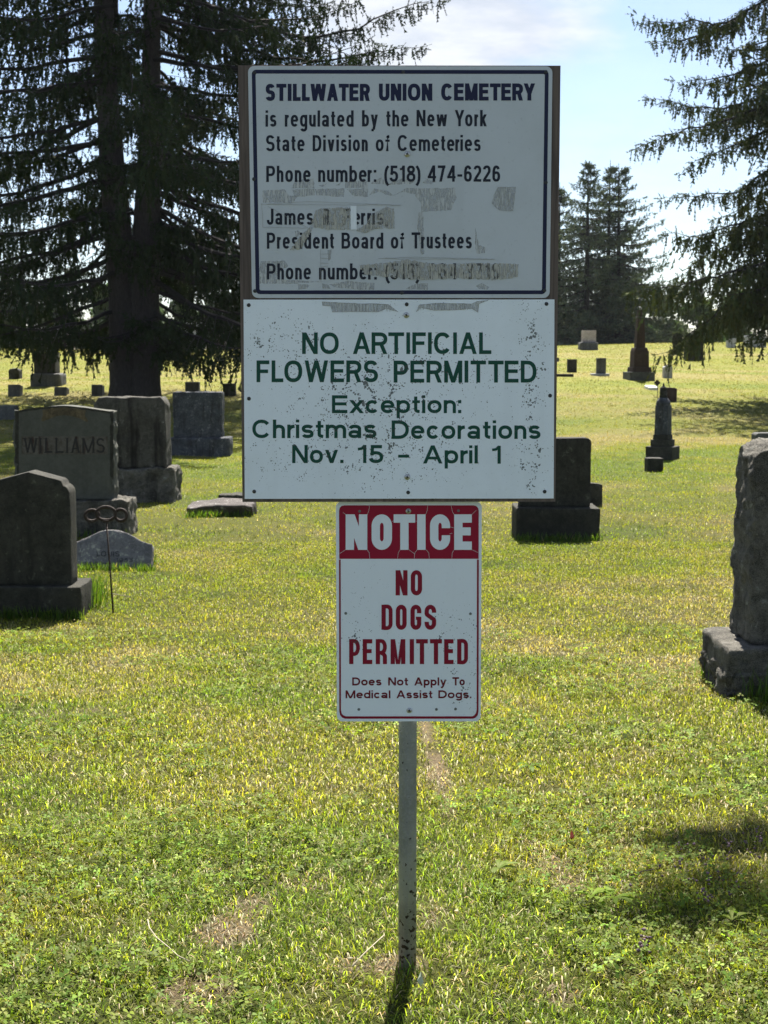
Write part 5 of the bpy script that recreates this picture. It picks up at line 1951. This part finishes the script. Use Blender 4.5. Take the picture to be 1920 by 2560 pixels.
def tuft_line(px0, py0, px1, py1, n, spread, hgt, wid, tint=(.08, .15, .02)):
    a, b = G(px0, py0), G(px1, py1)
    f = rg.random(n)
    X = a.x + (b.x - a.x) * f + rg.normal(0, spread, n)
    Y = a.y + (b.y - a.y) * f + rg.normal(0, spread, n)
    parts.append(make_blades(X, Y, rg, hgt, wid, True, (.05, .7), tint))


tuft_line(208, 1528, 240, 1495, 420, .05, (.10, .30), (.004, .008))
tuft_line(0, 1548, 200, 1550, 500, .02, (.05, .12), (.004, .007))
tuft_line(170, 1428, 380, 1428, 500, .03, (.04, .10), (.005, .009))
tuft_line(1770, 1690, 1920, 1760, 500, .04, (.06, .22), (.004, .007))
tuft_line(1290, 1352, 1500, 1352, 380, .03, (.05, .12), (.006, .011))
tuft_line(0, 1344, 325, 1344, 300, .03, (.05, .13), (.006, .011))
tuft_line(470, 1294, 630, 1292, 300, .03, (.05, .12), (.006, .011))
tuft_line(990, 2440, 1050, 2440, 50, .02, (.02, .05), (.002, .004))
tuft_line(350, 1400, 385, 1410, 150, .04, (.05, .12), (.006, .011))
V, T3, c = join(parts)
o = mesh('grass', V, T3, M['grass'], None, False, c)
tag(o, 'mown yellow green lawn grass with straw coloured patches', 'grass', kind='stuff')

# clover and other broad weeds
def clover(y0, y1, dens, seed, size, thr):
    X, Y, rg = scatter(y0, y1, dens, 1.2, seed)
    m = fbm(X * 1.6 + 30, Y * 1.6 + 11, 3)
    near = np.clip((3.6 - Y) / 1.2, 0, 1) * .10
    keep = (m + near > thr) & (rg.random(len(X)) > bare(X, Y))
    X, Y = X[keep], Y[keep]
    n = len(X)
    Z = gz(X, Y) + rg.uniform(.012, .045, n)
    a0 = rg.uniform(0, 6.28, n)
    tx, ty = rg.normal(0, .35, n), rg.normal(0, .35, n)
    sz = rg.uniform(*size, n)
    col = np.array((.120, .185, .030)) * np.exp(rg.normal(-.1, .45, (n, 1))) * np.stack([rg.uniform(.8, 1.35, n), np.ones(n), np.ones(n)], 1)
    Vs, Cs = [], []
    for q in range(3):
        a = a0 + q * 2.094
        loc = []
        for r_, da in ((.05, 0), (.65, -.55), (1.0, -.35), (1.0, .35), (.65, .55)):
            x, y = sz * r_ * np.cos(a + da), sz * r_ * np.sin(a + da)
            loc.append(np.stack([X + x, Y + y, Z + x * tx + y * ty + .12 * sz * (r_ if abs(da) > .5 else 0)], 1))
        Vs.append(np.stack(loc, 1))
        Cs.append(col)
    V = np.concatenate(Vs).reshape(-1, 3)
    return V, np.arange(len(V)).reshape(-1, 5), np.repeat(np.concatenate(Cs), 5, 0)


V, F5, c = join([clover(2.15, 4.6, 2600, 51, (.006, .0125), .47), clover(4.6, 9, 700, 52, (.010, .016), .50)])
M['clover'] = leaf_mat('clover leaves', .5, (1.4, 1.3, .45), .012, .55)
o = mesh('clover', V, F5, M['clover'], None, False, c)
tag(o, 'green clover leaves growing through the lawn', 'clover', kind='stuff')


def dots(name, spots, size, col, label, seed, hgt=.05):
    """tiny flower heads: many, each a faceted ball of petals"""
    rg = np.random.default_rng(seed)
    ico = np.array([(0, 0, 1), (.9, 0, .35), (.28, .85, .35), (-.72, .53, .35), (-.72, -.53, .35), (.28, -.85, .35), (0, 0, -.5)])
    fi = np.array([(0, 1, 2), (0, 2, 3), (0, 3, 4), (0, 4, 5), (0, 5, 1), (6, 2, 1), (6, 3, 2), (6, 4, 3), (6, 5, 4), (6, 1, 5)])
    X, Y = spots
    n = len(X)
    s = rg.uniform(*size, n)
    p = np.stack([X, Y, gz(X, Y) + rg.uniform(.3, 1, n) * hgt], 1)
    V = (p[:, None, :] + ico[None] * s[:, None, None] * rg.uniform(.7, 1.3, (n, 7, 1))).reshape(-1, 3)
    Fc = (np.arange(n)[:, None, None] * 7 + fi[None]).reshape(-1, 3)
    c = np.repeat(np.array(col) * rg.uniform(.7, 1.2, (n, 1)), 7, 0)
    o = mesh(name, V, Fc, M['clover'], None, False, c)
    tag(o, label, 'flowers', kind='stuff')


X, Y, rg2 = scatter(2.4, 16, 16, .5, 61)
m = fbm(X * .8 + 50, Y * .8, 3) > .50
dots('clover_blossom', (X[m], Y[m]), (.004, .008), (.50, .46, .36), 'small white clover blossoms dotted over the lawn', 62)
sp_ = [G(rnd.gauss(1760, 80), rnd.gauss(2200, 60)) for _ in range(22)] + [G(rnd.gauss(1610, 12), rnd.gauss(2400, 12)) for _ in range(6)] + [G(rnd.gauss(1880, 20), rnd.gauss(2130, 12)) for _ in range(5)]
xs = np.array([p.x for p in sp_ for _ in range(4)]) + rnd.gauss(0, .001) + np.random.default_rng(3).normal(0, .006, len(sp_) * 4)
ys = np.array([p.y for p in sp_ for _ in range(4)]) + np.random.default_rng(4).normal(0, .006, len(sp_) * 4)
dots('purple_blossom', (xs, ys), (.003, .006), (.20, .145, .21), 'small purple wildflowers in the grass at lower right', 63, .06)


# plantain weeds and fallen bits near the camera
def weed(px, py, n, L, wdt, col, label, seed, name='weed', cat='weed', group='broad leaved weeds in the foreground'):
    rr = random.Random(seed)
    p = G(px, py)
    V, Fc, C = [], [], []
    for i in range(n):
        a = rr.uniform(0, 6.28)
        l, w = L * rr.uniform(.6, 1.1), wdt * rr.uniform(.7, 1.1)
        up0 = rr.uniform(.5, 1.1)
        d = Vector((math.cos(a), math.sin(a), 0))
        s = Vector((-d.y, d.x, 0))
        k = len(V)
        for f, ww in ((0, .12), (.3, .6), (.55, 1), (.8, .7), (1, .05)):
            z = l * (up0 * f - .75 * f * f)
            q = p + d * l * f * 1.25 + Vector((0, 0, .028 + z))
            V += [q - s * w * ww / 2, q + Vector((0, 0, -.12 * w * ww)), q + s * w * ww / 2]
        for r_ in range(4):
            b = k + r_ * 3
            Fc += [(b, b + 1, b + 4, b + 3), (b + 1, b + 2, b + 5, b + 4)]
        t = rr.uniform(.75, 1.3)
        C += [[col[0] * t, col[1] * t, col[2] * t]] * 15
    o = mesh(name, V, Fc, M['clover'], None, True, np.array(C), loc=p)
    tag(o, label, cat, group)


weed(1478, 2268, 8, .055, .017, (.17, .26, .025), 'bright green broad leaved weed, left of the pair at lower right', 1)
weed(1535, 2272, 7, .055, .017, (.15, .24, .025), 'bright green broad leaved weed, right of the pair at lower right', 2)
weed(1245, 2200, 7, .05, .016, (.11, .16, .03), 'pale green broad leaved weed halfway between post and purple flowers', 3)
weed(1730, 2015, 7, .06, .016, (.12, .19, .025), 'sunlit weed with arching leaves above the dark patch at right', 4)
weed(1325, 1935, 6, .06, .02, (.07, .14, .02), 'small leafy weed beside the bare strip under the notice', 5)
weed(1830, 2330, 5, .055, .018, (.13, .18, .02), 'yellow green leaf cluster near the right edge', 7)
weed(1160, 1790, 5, .05, .02, (.14, .19, .02), 'yellow leaved weed at lower right corner of the notice', 8)
M['straw'] = plain('bleached stalk', (.30, .26, .18), .8)
for lb, pts in (('bleached curved stalk lying on the bare patch at lower left', [(370, 2330), (374, 2352), (392, 2378), (420, 2402), (445, 2425), (475, 2440)]),
                ('pale straight straw lying left of the post foot', [(880, 2450), (915, 2415), (960, 2370)]),
                ('thin dark twig among the purple flowers', [(1575, 2218), (1605, 2206), (1650, 2200)]),
                ('pale grass stalk beside the ring stake', [(255, 1490), (285, 1495), (325, 1502)])):
    ps = [G(x, y) + Vector((0, 0, .03)) for x, y in pts]
    r0 = .0016 if 'ring' not in lb else .004
    o = MB().tube(ps, [r0 * (1 - .4 * i / len(ps)) for i in range(len(ps))], 6).build('stalk', M['iron'] if 'dark' in lb else M['straw'], None, True, loc=ps[0])
    tag(o, lb, 'stalk', 'loose stalks on the lawn')


def scrap(px, py, col, label, name, size=.022):
    p = G(px, py)
    rr = random.Random(px)
    V = [p + Vector((size * rr.uniform(-.4, .4), size * rr.uniform(-.3, .3), .02 + size * q)) for q in (0, .5, 1)] + [p + Vector((size * .6, -.004, .02 + size * .5)), p + Vector((size * .35, .006, .03 + size * .9))]
    o = mesh(name, V, [(0, 3, 1), (1, 3, 4), (1, 4, 2)], plain(label[:20], col, .6), None, False, loc=p)
    tag(o, label, 'leaf')


scrap(1423, 2118, (.55, .09, .05), 'bright red fallen leaf in the grass right of the post', 'fallen_leaf')
scrap(1462, 2110, (.7, .7, .62), 'white leaf standing upright right of the red leaf', 'fallen_leaf')
scrap(1043, 2490, (.45, .48, .34), 'pale silvery leaf beside the post shadow', 'fallen_leaf', .022)

# a broad leaved tree beyond the right edge: only one bough's shade reaches the picture
tx, ty = 5.2, 9.0
tz = float(gz(tx, ty))
lt = thing('leafy_tree', 'leafy roadside tree out of view at right, its bough shading the grass', 'tree', (tx, ty, tz))
mb = MB().tube([(tx, ty, tz - .2), (tx - .1, ty, tz + 3), (tx + .1, ty, tz + 6), (tx, ty + .2, tz + 9)], [.26, .2, .15, .05], 9)
rg = np.random.default_rng(205)
Vs, Cs = [], []
blobs_ = []
for k_ in range(26):
    px_, py_ = (rnd.uniform(1540, 1930), rnd.gauss(2105, 30)) if k_ < 15 else (rnd.uniform(1640, 1960), rnd.gauss(2262, 36))
    h_, rr_, n_ = rnd.uniform(8.2, 9.6), rnd.uniform(.12, .26), rnd.randint(6, 14)
    q_ = G(px_, py_)
    blobs_.append((q_.x + h_ / math.tan(SUN_EL) * math.sin(SUN_AZ), q_.y + h_ / math.tan(SUN_EL) * math.cos(SUN_AZ), q_.z + h_, rr_, n_))
for cx_, cy_, cz_, rr_, n_ in blobs_ + [(a_, b_, c_ + tz - 1, d_, e_) for a_, b_, c_, d_, e_ in ((2.8, 7.6, 7.7, .6, 900), (3.6, 8.0, 8.0, .8, 1000), (4.6, 8.6, 8.4, 1.1, 1500), (5.4, 9.2, 9.2, 1.3, 1800), (6.3, 9.6, 8.2, 1.2, 1500), (5.6, 10.2, 7.6, 1.1, 1200))]:
    mb.tube([(tx, ty, cz_ - 2.2), ((tx + cx_) / 2, (ty + cy_) / 2, cz_ - .5), (cx_, cy_, cz_)], [.06, .04, .015], 5, False)
    d = rg.normal(size=(n_, 3))
    d /= np.linalg.norm(d, axis=1, keepdims=True)
    p = np.array((cx_, cy_, cz_)) + d * rg.uniform(.1, 1, (n_, 1)) * np.array((rr_, rr_ * .6, rr_ * .5))
    a = rg.normal(size=(n_, 3))
    b = np.cross(a, rg.normal(size=(n_, 3)))
    a *= .062 * rg.uniform(.6, 1.2, (n_, 1)) / np.linalg.norm(a, axis=1, keepdims=True)
    b *= .04 / np.linalg.norm(b, axis=1, keepdims=True)
    Vs.append(np.stack([p - a, p + b, p + a, p - b], 1))
    Cs.append(rg.uniform(.6, 1.4, n_))
mb.build('trunk', M['bark'], lt, True)
V = np.concatenate(Vs).reshape(-1, 3)
K = np.repeat(np.concatenate(Cs), 4)
mesh('crown', V, np.arange(len(V)).reshape(-1, 4), M['leaves'], lt, False, np.stack([.05 * K, .085 * K, .03 * K], 1))

# thin summer air over the whole cemetery
hz = MB()
hx0, hx1, hy0, hy1, hz0, hz1 = -300, 300, -45, 218, -12, 34
hv = [(x, y, z) for x in (hx0, hx1) for y in (hy0, hy1) for z in (hz0, hz1)]
hz.add(hv, [(0, 1, 3, 2), (4, 6, 7, 5), (0, 4, 5, 1), (2, 3, 7, 6), (0, 2, 6, 4), (1, 5, 7, 3)])
m, nt, out = new_mat('thin air')
vol = node(nt, 'ShaderNodeVolumePrincipled', Color=(.86, .92, 1.0), Density=.00012, Anisotropy=.2)
nt.links.new(vol.outputs[0], out.inputs['Volume'])
ho = hz.build('haze', m)
tag(ho, 'faint bluish summer haze', 'haze', kind='stuff')
